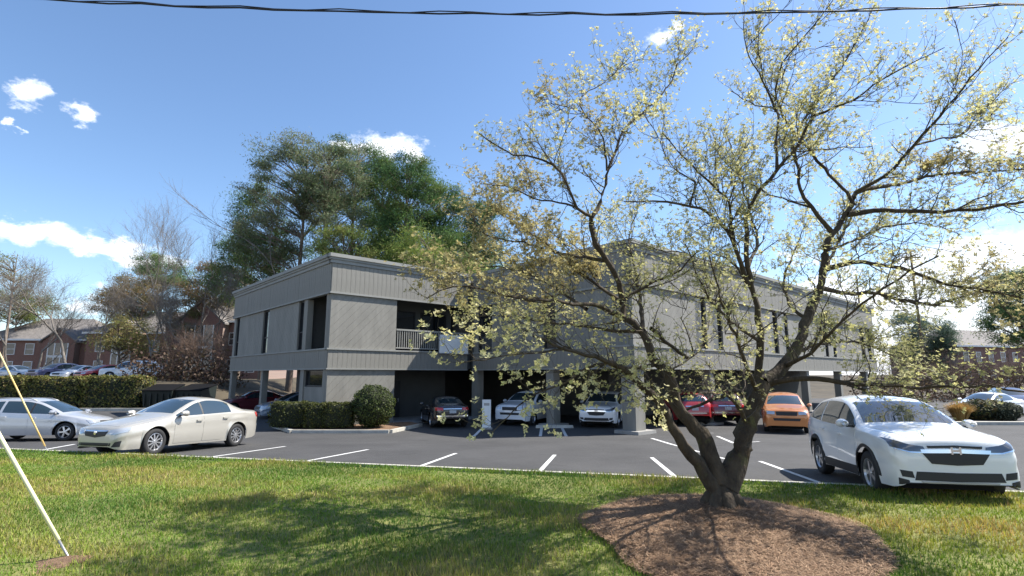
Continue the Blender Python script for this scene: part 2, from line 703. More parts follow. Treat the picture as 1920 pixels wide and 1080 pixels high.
def wall_panel(o, d, nr, s0, s1, z0, z1, bw=.30, sgn=1, diag=True, mat=None):
    """backing with diagonal boards in front of it"""
    mat = mat or m_side
    w = MB().obox(o, d, nr, s0, s1, -.22, -.035, z0, z1).build('wall_panel', mat, B)
    if not diag:
        return w
    c45 = math.sqrt(.5)
    lo = min(c45 * (s * 1 + sgn * z) for s in (s0, s1) for z in (z0, z1))
    hi = max(c45 * (s * 1 + sgn * z) for s in (s0, s1) for z in (z0, z1))
    k = lo
    while k < hi:
        P = [(s0, z0), (s1, z0), (s1, z1), (s0, z1)]
        P = clip_poly(P, -c45, -sgn * c45, -(k + .004))
        if len(P) > 2:
            P = clip_poly(P, c45, sgn * c45, k + bw - .004)
        k += bw
        if len(P) < 3:
            continue
        mb = MB()
        off = random.uniform(0, .004)
        n = len(P)
        for q in (off, -.034):
            mb.v += [(o[0] + d[0] * p[0] + nr[0] * q, o[1] + d[1] * p[0] + nr[1] * q, p[1]) for p in P]
        flip = d[0] * nr[1] - d[1] * nr[0] > 0
        fr = tuple(range(n))
        mb.f.append(tuple(reversed(fr)) if flip else fr)
        for i in range(n):
            j = (i + 1) % n
            mb.f.append((i, j, j + n, i + n) if flip else (j, i, i + n, j + n))
        mb.build('board', mat, w)
    return w


BOARD = {}


def board_band(name, o, d, nr, s0, s1, z0, z1, out, pitch=.25):
    """backing strip with separate vertical boards"""
    w = MB().obox(o, d, nr, s0, s1, -.2, out, z0, z1).build(name, m_side, B)
    n = max(1, round((s1 - s0) / pitch))
    p = (s1 - s0) / n
    key = (round(p, 4), round(z1 - z0, 3))
    if key not in BOARD:
        me = bpy.data.meshes.new('board')
        mb = MB().box(.005, p - .005, 0, .026, 0, z1 - z0)
        me.from_pydata(mb.v, [], mb.f)
        me.materials.append(m_side)
        BOARD[key] = me
    ang = math.atan2(d[1], d[0])
    flip = d[0] * nr[1] - d[1] * nr[0] < 0
    for k in range(n):
        ob = bpy.data.objects.new('board', BOARD[key])
        COL.objects.link(ob)
        ob.parent = w
        jit = random.uniform(-.004, .004)
        if flip:   # mesh grows to +y of d; outward is -y: turn it round
            s = s0 + (k + 1) * p
            ob.location = (o[0] + d[0] * s + nr[0] * (out - .004 + jit), o[1] + d[1] * s + nr[1] * (out - .004 + jit), z0)
            ob.rotation_euler = (0, 0, ang + math.pi)
        else:
            s = s0 + k * p
            ob.location = (o[0] + d[0] * s + nr[0] * (out - .004 + jit), o[1] + d[1] * s + nr[1] * (out - .004 + jit), z0)
            ob.rotation_euler = (0, 0, ang)
    return w


def window(o, d, nr, s0, s1, z0, z1, deep=.14, mull=True):
    w = MB().obox(o, d, nr, s0 + .002, s1 - .002, -.20, -deep, z0, z1).build('window', m_glass, B)
    f = MB()
    f.obox(o, d, nr, s0, s0 + .06, -deep, -deep + .06, z0, z1)
    f.obox(o, d, nr, s1 - .06, s1, -deep, -deep + .06, z0, z1)
    f.obox(o, d, nr, s0 + .06, s1 - .06, -deep, -deep + .055, z0, z0 + .06)
    f.obox(o, d, nr, s0 + .06, s1 - .06, -deep, -deep + .055, z1 - .06, z1)
    if mull:
        zm = z0 + (z1 - z0) * .36
        f.obox(o, d, nr, s0 + .06, s1 - .06, -deep, -deep + .05, zm, zm + .05)
    f.build('frame', m_dkplastic, w)
    return w


def facade_bands(o, d, nr, s0, s1, e0=0., e1=0.):
    """fascia, belt, mouldings and cornice along one side; e0, e1 extend proud pieces round a corner"""
    board_band('fascia', o, d, nr, s0 - e0 * .06, s1 + e1 * .06, FAS0, FAS1, .06)
    board_band('belt', o, d, nr, s0 - e0 * .05, s1 + e1 * .05, BELT0, BELT1 - .08, .05)
    t = MB()
    t.obox(o, d, nr, s0 - e0 * .12, s1 + e1 * .12, -.1, .12, FAS0 - .09, FAS0 - .002)
    t.build('fascia_trim', m_side2, B)
    t = MB()
    t.obox(o, d, nr, s0 - e0 * .13, s1 + e1 * .13, -.1, .13, BELT1 - .078, BELT1 - .002)
    t.obox(o, d, nr, s0 - e0 * .11, s1 + e1 * .11, -.1, .11, BELT0 - .07, BELT0 - .002)
    t.build('belt_trim', m_side2, B)
    c = MB()
    c.obox(o, d, nr, s0 - e0 * .14, s1 + e1 * .14, -.2, .14, FAS1 + .002, FAS1 + .17)
    c.obox(o, d, nr, s0 - e0 * .20, s1 + e1 * .20, -.2, .20, FAS1 + .172, FAS1 + .28)
    c.obox(o, d, nr, s0 - e0 * .27, s1 + e1 * .27, -.2, .27, FAS1 + .282, ROOF)
    c.build('cornice', m_side2, B)


LW, DEP, PRO, RL = 8.7, 16.6, 11.56, 36.
oF, oL, oI, oR = (0, 0), (0, 0), (LW, -PRO), (LW, -PRO)
nF, nL = (0, -1), (-1, 0)
# left wing, front
facade_bands(oF, D0, nF, 0, LW - .30, e0=1)
wall_panel(oF, D0, nF, .002, 3.66, UP0, UP1 - .09, sgn=-1)
wall_panel(oF, D0, nF, .002, 3.66, 0, BELT0 - .07, sgn=-1)
# left wing, side
facade_bands(oL, DB, nL, 0, DEP, e0=0, e1=1)
MB().obox(oL, DB, nL, .24, .54, -.3, .0, 0, UP1 - .09).build('corner_post', m_side, B)
MB().obox(oL, DB, nL, 2.93, 3.42, -.3, .02, 0, UP1 - .09).build('pilaster', m_side, B)
MB().obox(oL, DB, nL, .545, 2.925, -.25, -.05, 0, 1.9).build('low_wall', m_side, B)
window(oL, DB, nL, .545, 2.925, 1.92, BELT0 - .075, .16, mull=False)
window(oL, DB, nL, 3.43, 4.2, UP0, UP1 - .09)
wall_panel(oL, DB, nL, 4.21, 9.1, UP0, UP1 - .09, sgn=-1)
window(oL, DB, nL, 9.11, 10.2, UP0, UP1 - .09)
wall_panel(oL, DB, nL, 10.21, 15.3, UP0, UP1 - .09, sgn=-1)
window(oL, DB, nL, 15.31, 16.1, UP0, UP1 - .09)
MB().obox(oL, DB, nL, 16.11, 16.6, -.3, .01, 0, UP1 - .09).build('pilaster', m_side, B)
for v in (9.9,):
    MB().obox(oL, DB, nL, v - .17, v + .17, -.40, -.06, 0, BELT0 - .002).build('column', m_side, B)
# inner face of the projecting block
facade_bands(oI, DB, nL, 0, PRO - .30, e0=0)
# front of the projecting block
facade_bands(oR, D0, nF, 0, RL, e0=1, e1=1)
wall_panel(oI, DB, nL, .24, 4.6, UP0, UP1 - .09, sgn=-1)
window(oI, DB, nL, 4.61, 5.5, UP0, UP1 - .09)
wall_panel(oI, DB, nL, 5.51, 9.6, UP0, UP1 - .09, sgn=-1)
window(oI, DB, nL, 9.61, 10.9, UP0, UP1 - .09)
wall_panel(oI, DB, nL, 10.91, PRO - .24, UP0, UP1 - .09, diag=False)
s = .002
for k in range(4):
    base = 9.0 * k
    for (w0, w1) in ((5.4, 6.5), (7.15, 8.2)):
        wall_panel(oR, D0, nF, s, base + w0 - .005, UP0, UP1 - .09, diag=(k < 2), sgn=-1)
        window(oR, D0, nF, base + w0, base + w1, UP0, UP1 - .09)
        s = base + w1 + .005
wall_panel(oR, D0, nF, s, RL, UP0, UP1 - .09, diag=False)
# columns under the block
cornercol = MB().box(LW + .02, LW + .72, -PRO + .02, -PRO + .72, .14, BELT0 - .002).build('column', m_side, B)
MB().box(LW - .22, LW + 1.1, -PRO - .25, -PRO + 1.0, 0.004, .14).build('column_base', m_conc, cornercol)
for v in (5.1, 11.2):
    c = MB().box(LW + .03, LW + .5, -PRO + v - .25, -PRO + v + .25, 0, BELT0 - .002).build('column', m_side, B)
    MB().box(LW - .35, LW + .9, -PRO + v - .45, -PRO + v + .45, .004, .12).build('column_base', m_conc, c)
for u in (6.8, 13.4, 20, 26.6, 33.2):
    c = MB().box(LW + u - .22, LW + u + .22, -PRO + .03, -PRO + .47, 0, BELT0 - .002).build('column', m_side, B)
    MB().box(LW + u - .5, LW + u + .5, -PRO - .2, -PRO + .9, .004, .12).build('column_base', m_conc, c)
# floors, ceilings, cores
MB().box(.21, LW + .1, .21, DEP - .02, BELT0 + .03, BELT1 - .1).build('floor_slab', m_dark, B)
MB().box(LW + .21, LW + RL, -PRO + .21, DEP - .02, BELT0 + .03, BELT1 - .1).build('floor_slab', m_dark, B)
MB().box(.21, LW + .1, .21, DEP, 8.05, 8.2).build('roof_deck', m_roofdeck, B)
MB().box(LW + .21, LW + RL - .01, -PRO + .21, DEP, 8.05, 8.2).build('roof_deck', m_roofdeck, B)
k = MB()
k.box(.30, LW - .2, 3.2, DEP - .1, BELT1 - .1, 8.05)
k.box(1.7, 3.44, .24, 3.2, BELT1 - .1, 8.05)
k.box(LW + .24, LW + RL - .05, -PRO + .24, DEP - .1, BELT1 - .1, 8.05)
k.build('light_block_core', m_inner, B)  # solid boxes added inside the upper floor to block light
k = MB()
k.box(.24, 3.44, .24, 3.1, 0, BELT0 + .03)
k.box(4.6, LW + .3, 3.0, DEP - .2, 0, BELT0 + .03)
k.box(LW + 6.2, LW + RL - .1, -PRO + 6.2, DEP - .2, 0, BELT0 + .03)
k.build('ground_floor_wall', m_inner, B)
# recessed balcony with railing
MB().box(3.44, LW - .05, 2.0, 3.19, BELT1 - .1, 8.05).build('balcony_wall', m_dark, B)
MB().box(3.68, LW - .05, .03, 2.0, BELT1 - .09, BELT1 - .02).build('balcony_floor', m_conc, B)
wb = window((0, 2.0), D0, nF, 4.2, 6.0, UP0, UP1 - .4, -.04)
wb = window((0, 2.0), D0, nF, 6.4, 8.2, UP0, UP1 - .4, -.04)
rail = MB().box(3.70, LW - .2, .02, .10, 4.86, 4.95).box(3.70, LW - .2, .03, .09, 3.90, 3.96).build('railing', m_side2, B)
me_b = None
for i in range(34):
    u = 3.80 + i * .137
    if me_b is None:
        ob = MB().box(-.022, .022, .04, .08, 3.96, 4.86).build('baluster', m_side2, rail)
        me_b = ob.data
    else:
        ob = link('baluster', me_b, None, rail)
    ob.location.x = u
# entry door and notice board in the shade
dr = MB().box(4.75, 5.75, 2.94, 2.995, .02, 2.15).build('door', m_dkplastic, B)
MB().box(5.58, 5.62, 2.88, 2.94, .95, 1.15).build('handle', m_metal, dr)
MB().box(3.66, 3.70, .5, 1.3, 1.0, 1.75).build('notice_board', m_plate, B)
MB().box(3.7, LW, -.6, 3., .004, .06).build('entry_pavement', m_conc, B)

sg = MB()
sg.box(0, 2.0, -.03, .03, 0, 1.02)
sign = sg.build('sign_panel', m_panel)
fr = MB().box(-.04, 2.04, -.02, .02, -.04, -.002).box(-.04, 2.04, -.02, .02, 1.022, 1.06).box(-.04, -.002, -.02, .02, -.002, 1.022).box(2.002, 2.04, -.02, .02, -.002, 1.022)
fr.box(.2, .26, .031, .34, .9, .96).box(1.7, 1.76, .031, .34, .9, .96).build('frame', m_metal, sign)
pw = A0 + np.array([math.cos(R(42)), math.sin(R(42))]) * 6.3 + np.array([math.sin(R(42)), -math.cos(R(42))]) * .22
sign.location = (pw[0], pw[1], BZ + 3.72)
sign.rotation_euler = (0, 0, R(42))
tag(sign, 'blank off white rectangular sign board fixed over the balcony railing', 'sign')


# ------------------------------------------------------------------ cars
def pchip(tab):
    X = np.array([t[0] for t in tab], float)
    Yv = np.array([t[1] for t in tab], float)
    o = np.argsort(X)
    X, Yv = X[o], Yv[o]
    h = np.diff(X)
    dl = np.diff(Yv) / h
    m = np.zeros(len(X))
    for i in range(1, len(X) - 1):
        if dl[i - 1] * dl[i] > 0:
            w1, w2 = 2 * h[i] + h[i - 1], h[i] + 2 * h[i - 1]
            m[i] = (w1 + w2) / (w1 / dl[i - 1] + w2 / dl[i])
    m[0], m[-1] = dl[0], dl[-1]

    def f(x):
        x = min(max(x, X[0]), X[-1])
        i = min(max(int(np.searchsorted(X, x)) - 1, 0), len(X) - 2)
        t = (x - X[i]) / h[i]
        return ((2 * t ** 3 - 3 * t * t + 1) * Yv[i] + (t ** 3 - 2 * t * t + t) * h[i] * m[i] + (-2 * t ** 3 + 3 * t * t) * Yv[i + 1] + (t ** 3 - t * t) * h[i] * m[i + 1])
    return f


SPEC = {
    'sedan': dict(wb=1.39, wr=.33, wx=.79, fr=2.36, rr=-2.44,
                  zt=[(2.36, .58), (2.31, .70), (2.15, .775), (1.6, .90), (1.12, .985), (.96, 1.02), (.55, 1.22), (.12, 1.405), (-.3, 1.462), (-.75, 1.45), (-1.1, 1.385), (-1.5, 1.23), (-1.8, 1.115), (-2.1, 1.09), (-2.36, 1.06), (-2.42, .95), (-2.44, .85)],
                  zs=[(2.36, .55), (2.25, .66), (1.9, .74), (1.3, .85), (.9, .905), (0, .945), (-1, .985), (-1.8, 1.01), (-2.3, .98), (-2.42, .90), (-2.44, .82)],
                  zr=[(2.36, .565), (2.25, .69), (1.6, .85), (1.1, .935), (.95, .96), (.5, 1.15), (.02, 1.335), (-.35, 1.395), (-.8, 1.38), (-1.15, 1.30), (-1.55, 1.14), (-1.85, 1.06), (-2.3, 1.03), (-2.42, .93), (-2.44, .835)],
                  yr=[(2.36, .48), (2.2, .66), (1.6, .73), (1.0, .76), (.5, .69), (0, .60), (-.8, .57), (-1.2, .58), (-1.8, .68), (-2.3, .66), (-2.44, .5)],
                  W=[(2.36, .50), (2.33, .62), (2.22, .75), (1.95, .85), (1.4, .90), (0, .912), (-1.5, .905), (-2.05, .86), (-2.3, .78), (-2.41, .68), (-2.44, .58)],
                  zb=[(2.36, .27), (2.30, .215), (2.1, .19), (1.0, .20), (-1.0, .20), (-2.0, .22), (-2.36, .30), (-2.44, .48)],
                  win=[([(.78, 0), (.0, 0), (-.02, 0)], None)]),
    'suv': dict(wb=1.33, wr=.36, wx=.80, fr=2.24, rr=-2.36,
                zt=[(2.24, .76), (2.225, .93), (2.16, 1.0), (1.9, 1.05), (1.5, 1.10), (1.15, 1.145), (.98, 1.175), (.6, 1.39), (.25, 1.57), (-.1, 1.655), (-.7, 1.69), (-1.4, 1.67), (-1.85, 1.61), (-2.05, 1.48), (-2.2, 1.22), (-2.30, 1.02), (-2.35, .8), (-2.36, .72)],
                zs=[(2.24, .72), (2.2, .86), (1.95, .945), (1.4, 1.02), (.9, 1.055), (0, 1.075), (-1, 1.11), (-1.8, 1.17), (-2.15, 1.10), (-2.30, .95), (-2.36, .70)],
                zr=[(2.24, .74), (2.18, .94), (1.6, 1.06), (1.1, 1.105), (.98, 1.12), (.6, 1.31), (.18, 1.50), (-.2, 1.585), (-.8, 1.605), (-1.4, 1.575), (-1.8, 1.505), (-2.0, 1.38), (-2.2, 1.15), (-2.31, .98), (-2.36, .71)],
                yr=[(2.24, .60), (2.1, .72), (1.5, .77), (1.0, .80), (.5, .72), (0, .66), (-1.0, .64), (-1.8, .63), (-2.2, .68), (-2.36, .58)],
                W=[(2.24, .66), (2.22, .77), (2.14, .845), (1.9, .90), (1.3, .925), (0, .925), (-1.5, .925), (-2.0, .88), (-2.25, .80), (-2.36, .68)],
                zb=[(2.24, .33), (2.20, .28), (2.0, .245), (1.0, .25), (-1.0, .25), (-1.9, .28), (-2.2, .36), (-2.36, .52)]),
    'wagon': dict(wb=1.32, wr=.325, wx=.77, fr=2.28, rr=-2.22,
                  zt=[(2.28, .58), (2.23, .72), (2.0, .82), (1.45, .95), (1.2, 1.01), (.75, 1.25), (.25, 1.45), (-.2, 1.53), (-.8, 1.545), (-1.5, 1.51), (-1.8, 1.44), (-2.0, 1.22), (-2.15, .98), (-2.21, .8), (-2.22, .7)],
                  zs=[(2.28, .55), (2.18, .68), (1.8, .79), (1.2, .90), (.6, .94), (0, .96), (-1, 1.0), (-1.7, 1.04), (-2.05, .98), (-2.18, .82), (-2.22, .68)],
                  zr=[(2.28, .565), (2.18, .71), (1.6, .88), (1.2, .95), (.7, 1.17), (.2, 1.37), (-.25, 1.45), (-.8, 1.465), (-1.45, 1.43), (-1.75, 1.35), (-1.95, 1.15), (-2.12, .92), (-2.22, .69)],
                  yr=[(2.28, .46), (2.1, .66), (1.5, .73), (1.1, .74), (.6, .66), (0, .60), (-1, .585), (-1.7, .58), (-2.1, .64), (-2.22, .54)],
                  W=[(2.28, .50), (2.25, .62), (2.1, .76), (1.8, .84), (1.3, .885), (0, .89), (-1.4, .885), (-1.9, .84), (-2.12, .76), (-2.22, .64)],
                  zb=[(2.28, .28), (2.2, .22), (1.9, .20), (1.0, .21), (-1, .21), (-1.8, .24), (-2.1, .32), (-2.22, .5)]),
    'bigsuv': dict(wb=1.48, wr=.39, wx=.82, fr=2.45, rr=-2.55,
                   zt=[(2.45, .80), (2.42, 1.05), (2.3, 1.13), (1.5, 1.2), (1.25, 1.24), (1.0, 1.45), (.65, 1.75), (.3, 1.87), (-.5, 1.92), (-1.8, 1.90), (-2.25, 1.85), (-2.40, 1.6), (-2.50, 1.2), (-2.55, .8)],
                   zs=[(2.45, .78), (2.38, .98), (2.0, 1.06), (1.3, 1.12), (0, 1.16), (-1.5, 1.18), (-2.3, 1.18), (-2.48, 1.05), (-2.55, .78)],
                   zr=[(2.45, .79), (2.38, 1.04), (1.5, 1.15), (1.25, 1.18), (.95, 1.42), (.6, 1.69), (.2, 1.80), (-.6, 1.84), (-1.8, 1.82), (-2.2, 1.76), (-2.4, 1.5), (-2.5, 1.12), (-2.55, .79)],
                   yr=[(2.45, .66), (2.2, .80), (1.3, .84), (.6, .76), (0, .72), (-2.0, .71), (-2.4, .74), (-2.55, .68)],
                   W=[(2.45, .74), (2.40, .84), (2.2, .93), (1.5, .97), (0, .98), (-1.8, .97), (-2.35, .93), (-2.55, .82)],
                   zb=[(2.45, .38), (2.38, .33), (2.0, .30), (0, .30), (-2.0, .34), (-2.45, .42), (-2.55, .55)]),
}
SPEC['sedan'].update(glass=dict(ws=(.98, .10), side=[(.80, -.04), (-.10, -1.12)], quarter=None, rear=(-1.08, -1.76)), doors=[(.86, -.07), (-.085, -1.02)])
SPEC['suv'].update(glass=dict(ws=(1.0, .22), side=[(.82, .0), (-.08, -.98)], quarter=(-1.06, -1.78), rear=(-1.93, -2.22)), doors=[(.90, -.04), (-.055, -.98)])
SPEC['wagon'].update(glass=dict(ws=(1.2, .24), side=[(1.02, .12), (.04, -.86)], quarter=(-.95, -1.62), rear=(-1.82, -2.06)), doors=[(1.0, .07), (.055, -.92)])
SPEC['bigsuv'].update(glass=dict(ws=(1.26, .46), side=[(1.0, .15), (.03, -.86)], quarter=(-1.05, -2.15), rear=(-2.3, -2.46)), doors=[(1.08, .09), (.07, -.95)])

RIMCACHE = {}


def wheel_meshes(r, style):
    key = (r, style)
    if key in RIMCACHE:
        return RIMCACHE[key]
    w = .105
    t = MB().lathe([(r * .66, -w), (r * .80, -w * 1.08), (r * .95, -w), (r, -w * .72), (r, w * .72), (r * .95, w), (r * .80, w * 1.08), (r * .66, w), (r * .60, w * .5)], 28, 'y')
    me_t = bpy.data.meshes.new('tyre')
    me_t.from_pydata(t.v, [], t.f)
    me_t.polygons.foreach_set('use_smooth', [True] * len(me_t.polygons))
    me_t.materials.append(m_tyre)
    q = MB().lathe([(r * .60, w * .3), (r * .66, w * .98), (r * .63, w * 1.0), (r * .585, w * .7), (r * .57, -w * .2)], 28, 'y')
    q.lathe([(0.001, w * .9), (r * .13, w * .88), (r * .16, w * .6), (r * .16, 0)], 14, 'y')
    ns = 10 if style == 'many' else 5
    for k in range(ns):
        a = 2 * math.pi * k / ns + .3
        c, s_ = math.cos(a), math.sin(a)
        hw = r * (.055 if ns == 10 else .10)
        n0 = len(q.v)
        for (rad, yy, ww) in ((r * .10, w * .82, hw * .8), (r * .61, w * .72, hw)):
            for (sg_, dy) in ((-1, 0), (1, 0), (1, -.045), (-1, -.045)):
                q.v.append((c * rad - s_ * ww * sg_, yy + dy, s_ * rad + c * ww * sg_))
        q.f += [(n0, n0 + 1, n0 + 5, n0 + 4), (n0 + 1, n0 + 2, n0 + 6, n0 + 5), (n0 + 3, n0, n0 + 4, n0 + 7), (n0 + 2, n0 + 3, n0 + 7, n0 + 6)]
    me_r = bpy.data.meshes.new('rim')
    me_r.from_pydata(q.v, [], q.f)
    d = MB().lathe([(.001, 0), (r * .60, 0), (r * .60, -.05)], 20, 'y')
    me_d = bpy.data.meshes.new('brake')
    me_d.from_pydata(d.v, [], d.f)
    me_d.materials.append(m_well)
    RIMCACHE[key] = (me_t, me_r, me_d)
    return RIMCACHE[key]


def car(kind, name, label, cat, x, y, head, body_mat, style='five', rim=None, face='sedan', cladding=False, z=None, detail=True, rails=False, group=None, lampm=None, scale=1., tall=1.):
    """head: direction of travel, degrees anticlockwise from +x"""
    S = SPEC[kind]
    h = R(head)
    zz = gz(y) if z is None else z
    T = thing(name, label, cat, (x, y, zz), 0, group)
    fw = Vector((math.cos(h), math.sin(h), 0))
    if z is None:
        fw.z = gz(y + fw.y * .5) - gz(y - fw.y * .5)
    fw.normalize()
    nrm = Vector((0, .0417 if (z is None and 9 < y < 22.8) else 0, 1)).normalized()
    lf = nrm.cross(fw).normalized()
    up = fw.cross(lf)
    T.rotation_euler = Matrix((fw, lf, up)).transposed().to_euler()
    T.scale = (scale, scale, scale * tall)
    f = {k: pchip(S[k]) for k in ('zt', 'zs', 'zr', 'yr', 'W', 'zb')}
    wb, wr = S['wb'], S['wr']
    RA = wr + .065
    st = [S['fr'] - .0 + (S['rr'] - S['fr']) * (0.5 - 0.5 * math.cos(math.pi * i / 46)) for i in range(47)]
    st = [.35 * a + .65 * (S['fr'] + (S['rr'] - S['fr']) * i / 46) for i, a in enumerate(st)]
    st += [S['fr'] - d for d in (.012, .03, .06, .1)] + [S['rr'] + d for d in (.012, .03, .06, .1)]
    for c in (wb, -wb):
        for k in range(13):
            st.append(c + RA * math.cos(math.pi * k / 12) * .999)
        st += [c + RA + .003, c - RA - .003]
    st = sorted(set(round(a, 4) for a in st), reverse=True)
    NS, NU, NT = 11, 6, 8
    rows = []
    for xx in st:
        zb, zs, zr, zt = f['zb'](xx), f['zs'](xx), f['zr'](xx), f['zt'](xx)
        W, yr = f['W'](xx), f['yr'](xx)
        z0 = zb
        arch_in = 0.
        for c in (wb, -wb):
            if abs(xx - c) < RA:
                z0 = max(z0, wr + math.sqrt(RA * RA - (xx - c) ** 2))
        z0 = min(z0, zs - .06)
        zm = .52 * zs + .12
        flare = 0.
        for c in (wb, -wb):
            flare = max(flare, .022 * math.exp(-((abs(xx - c) - RA) / .10) ** 2) if abs(xx - c) > RA else .022)

        def side_y(zv):
            if zv < zm:
                k = (zm - zv) / (zm - .2)
                yv = W * (1 - .055 * k * k)
            else:
                k = (zv - zm) / (zs - zm + 1e-6)
                yv = W * (1 - .045 * k ** 2.4)
            # crease under the windows and a rocker tuck
            yv += .010 * math.exp(-((zv - (zs - .16)) / .05) ** 2) - .014 * math.exp(-((zv - (zs - .27)) / .07) ** 2)
            yv += flare * max(0, 1 - (zv - z0) / .22)
            return yv
        row = []
        for i in range(NS):
            t = i / (NS - 1)
            zv = z0 + (zs - z0) * t
            row.append((side_y(zv), zv))
        y0, zv0 = row[-1]
        yr2 = min(yr, y0 * .97)
        for i in range(1, NU + 1):
            t = i / NU
            bulge = .035 * math.sin(math.pi * t) * min(1, (zr - zv0) / .25)
            row.append((y0 + (yr2 - y0) * t + bulge * .6, zv0 + (zr - zv0) * t))
        for i in range(1, NT + 1):
            t = i / NT
            yy = yr2 * (1 - t)
            row.append((yy, zr + (zt - zr) * (1 - (1 - t) ** 2.3)))
        rows.append((xx, row))
    npt = len(rows[0][1])
    V, Fc = [], []
    for xx, row in rows:
        for (yy, zv) in row:
            V.append((xx, yy, zv))
        for (yy, zv) in row[:-1]:
            V.append((xx, -yy, zv))
    stride = 2 * npt - 1

    def vi(i, j, s_):
        return i * stride + (j if s_ > 0 or j == npt - 1 else npt + j)
    for i in range(len(rows) - 1):
        for j in range(npt - 1):
            Fc.append((vi(i, j, 1), vi(i + 1, j, 1), vi(i + 1, j + 1, 1), vi(i, j + 1, 1)))
            Fc.append((vi(i, j, -1), vi(i, j + 1, -1), vi(i + 1, j + 1, -1), vi(i + 1, j, -1)))
    for i, fl in ((0, 1), (len(rows) - 1, -1)):
        for j in range(npt - 1):
            q = [vi(i, j, 1), vi(i, j + 1, 1), vi(i, j + 1, -1), vi(i, j, -1)]
            q = q if fl > 0 else q[::-1]
            if len(set(q)) == 3:
                q = list(dict.fromkeys(q))
            Fc.append(tuple(q))
    me = bpy.data.meshes.new('body')
    me.from_pydata(V, [], Fc)
    me.polygons.foreach_set('use_smooth', [True] * len(me.polygons))
    me.materials.append(body_mat)
    body = link('body', me, None, T)
    bvh = BVHTree.FromPolygons([Vector(v) for v in V], Fc)

    def patch(nm, bot, top, axis, mat, off=.006, nx=10, ny=6, parent=None, lim=None, skirt=.03):
        def samp(pl, t):
            L_ = [0]
            for i in range(len(pl) - 1):
                L_.append(L_[-1] + math.dist(pl[i], pl[i + 1]))
            d = t * L_[-1]
            for i in range(len(pl) - 1):
                if d <= L_[i + 1] + 1e-9:
                    u = (d - L_[i]) / max(1e-9, L_[i + 1] - L_[i])
                    return (pl[i][0] + u * (pl[i + 1][0] - pl[i][0]), pl[i][1] + u * (pl[i + 1][1] - pl[i][1]))
            return pl[-1]
        grid, bad = [], 0
        for j in range(ny + 1):
            r_ = []
            for i in range(nx + 1):
                p, q = samp(bot, i / nx), samp(top, i / nx)
                a = p[0] + (q[0] - p[0]) * j / ny
                b = p[1] + (q[1] - p[1]) * j / ny
                if axis == 'L':
                    o_, dr_ = Vector((a, 3, b)), Vector((0, -1, 0))
                elif axis == 'Rt':
                    o_, dr_ = Vector((a, -3, b)), Vector((0, 1, 0))
                elif axis == 'F':
                    o_, dr_ = Vector((5, a, b)), Vector((-1, 0, 0))
                elif axis == 'B':
                    o_, dr_ = Vector((-5, a, b)), Vector((1, 0, 0))
                else:
                    o_, dr_ = Vector((a, b, 5)), Vector((0, 0, -1))
                hit, no, _, _ = bvh.ray_cast(o_, dr_)
                if hit is None:
                    r_.append(None)
                    bad += 1
                else:
                    if no.dot(dr_) > 0:
                        no = -no
                    r_.append((hit, no))
            grid.append(r_)
        if bad:
            # fill missing from the nearest hit in its row or column
            for j in range(ny + 1):
                for i in range(nx + 1):
                    if grid[j][i] is None:
                        best = None
                        for jj in range(ny + 1):
                            for ii in range(nx + 1):
                                if grid[jj][ii] is not None:
                                    dd = abs(jj - j) + abs(ii - i)
                                    if best is None or dd < best[0]:
                                        best = (dd, grid[jj][ii])
                        if best is None:
                            return None
                        grid[j][i] = best[1]
        mb = MB()
        for j in range(ny + 1):
            for i in range(nx + 1):
                hp, no = grid[j][i]
                mb.v.append(tuple(hp + no * off))
        wd = nx + 1
        sample_n = grid[ny // 2][nx // 2][1]
        p00, p10, p01 = Vector(mb.v[0]), Vector(mb.v[nx]), Vector(mb.v[ny * wd])
        flip = (p10 - p00).cross(p01 - p00).dot(sample_n) < 0
        for j in range(ny):
            for i in range(nx):
                q = (j * wd + i, j * wd + i + 1, (j + 1) * wd + i + 1, (j + 1) * wd + i)
                mb.f.append(q[::-1] if flip else q)
        ring = [(0, i) for i in range(nx + 1)] + [(j, nx) for j in range(1, ny + 1)] + [(ny, i) for i in range(nx - 1, -1, -1)] + [(j, 0) for j in range(ny - 1, 0, -1)]
        n0 = len(mb.v)
        m_ = len(ring)
        for (j, i) in ring:
            mb.v.append(mb.v[j * wd + i])
        for (j, i) in ring:
            hp, no = grid[j][i]
            mb.v.append(tuple(hp - no * skirt * .3))
        for k_ in range(m_):
            k2 = (k_ + 1) % m_
            q = (n0 + k_, n0 + m_ + k_, n0 + m_ + k2, n0 + k2)
            mb.f.append(q[::-1] if flip else q)
        return mb.build(nm, mat, parent or T, smooth=False if off > .02 else True)

    G = S['glass']
    zs, zr, zt = f['zs'], f['zr'], f['zt']
    for sg_, ax_ in ((1, 'L'), (-1, 'Rt')):
        for (d0, d1) in S['doors']:
            xsn = [d0 + (d1 - d0) * t for t in (0, .25, .5, .75, 1)]
            bot = []
            for q in xsn:
                zz_ = f['zb'](q) + .06
                for c in (wb, -wb):
                    if abs(q - c) < RA + .05:
                        zz_ = max(zz_, wr + math.sqrt(max(0, (RA + .05) ** 2 - (q - c) ** 2)))
                bot.append((q, zz_))
            top = [(q, zs(q) - .012) for q in xsn]
            d_ = patch('door', bot, top, ax_, body_mat, .006, 10, 8)
            if d_ and detail:
                hx, hz = d1 + .16, zs(d1) - .13
                yy = f['W'](hx) + .012
                MB().box(hx - .09, hx + .09, *sorted((sg_ * (yy - .03), sg_ * (yy + .028))), hz - .018, hz + .018).build('door_handle', body_mat, d_)
        for (d0, d1) in G['side']:
            xsn = [d0 + (d1 - d0) * t for t in (0, .2, .4, .6, .8, 1)]
            patch('side_window', [(q, zs(q) + .025) for q in xsn], [(q, max(zs(q) + .06, zr(q) - .045)) for q in xsn], ax_, m_cglass, .004, 12, 6)
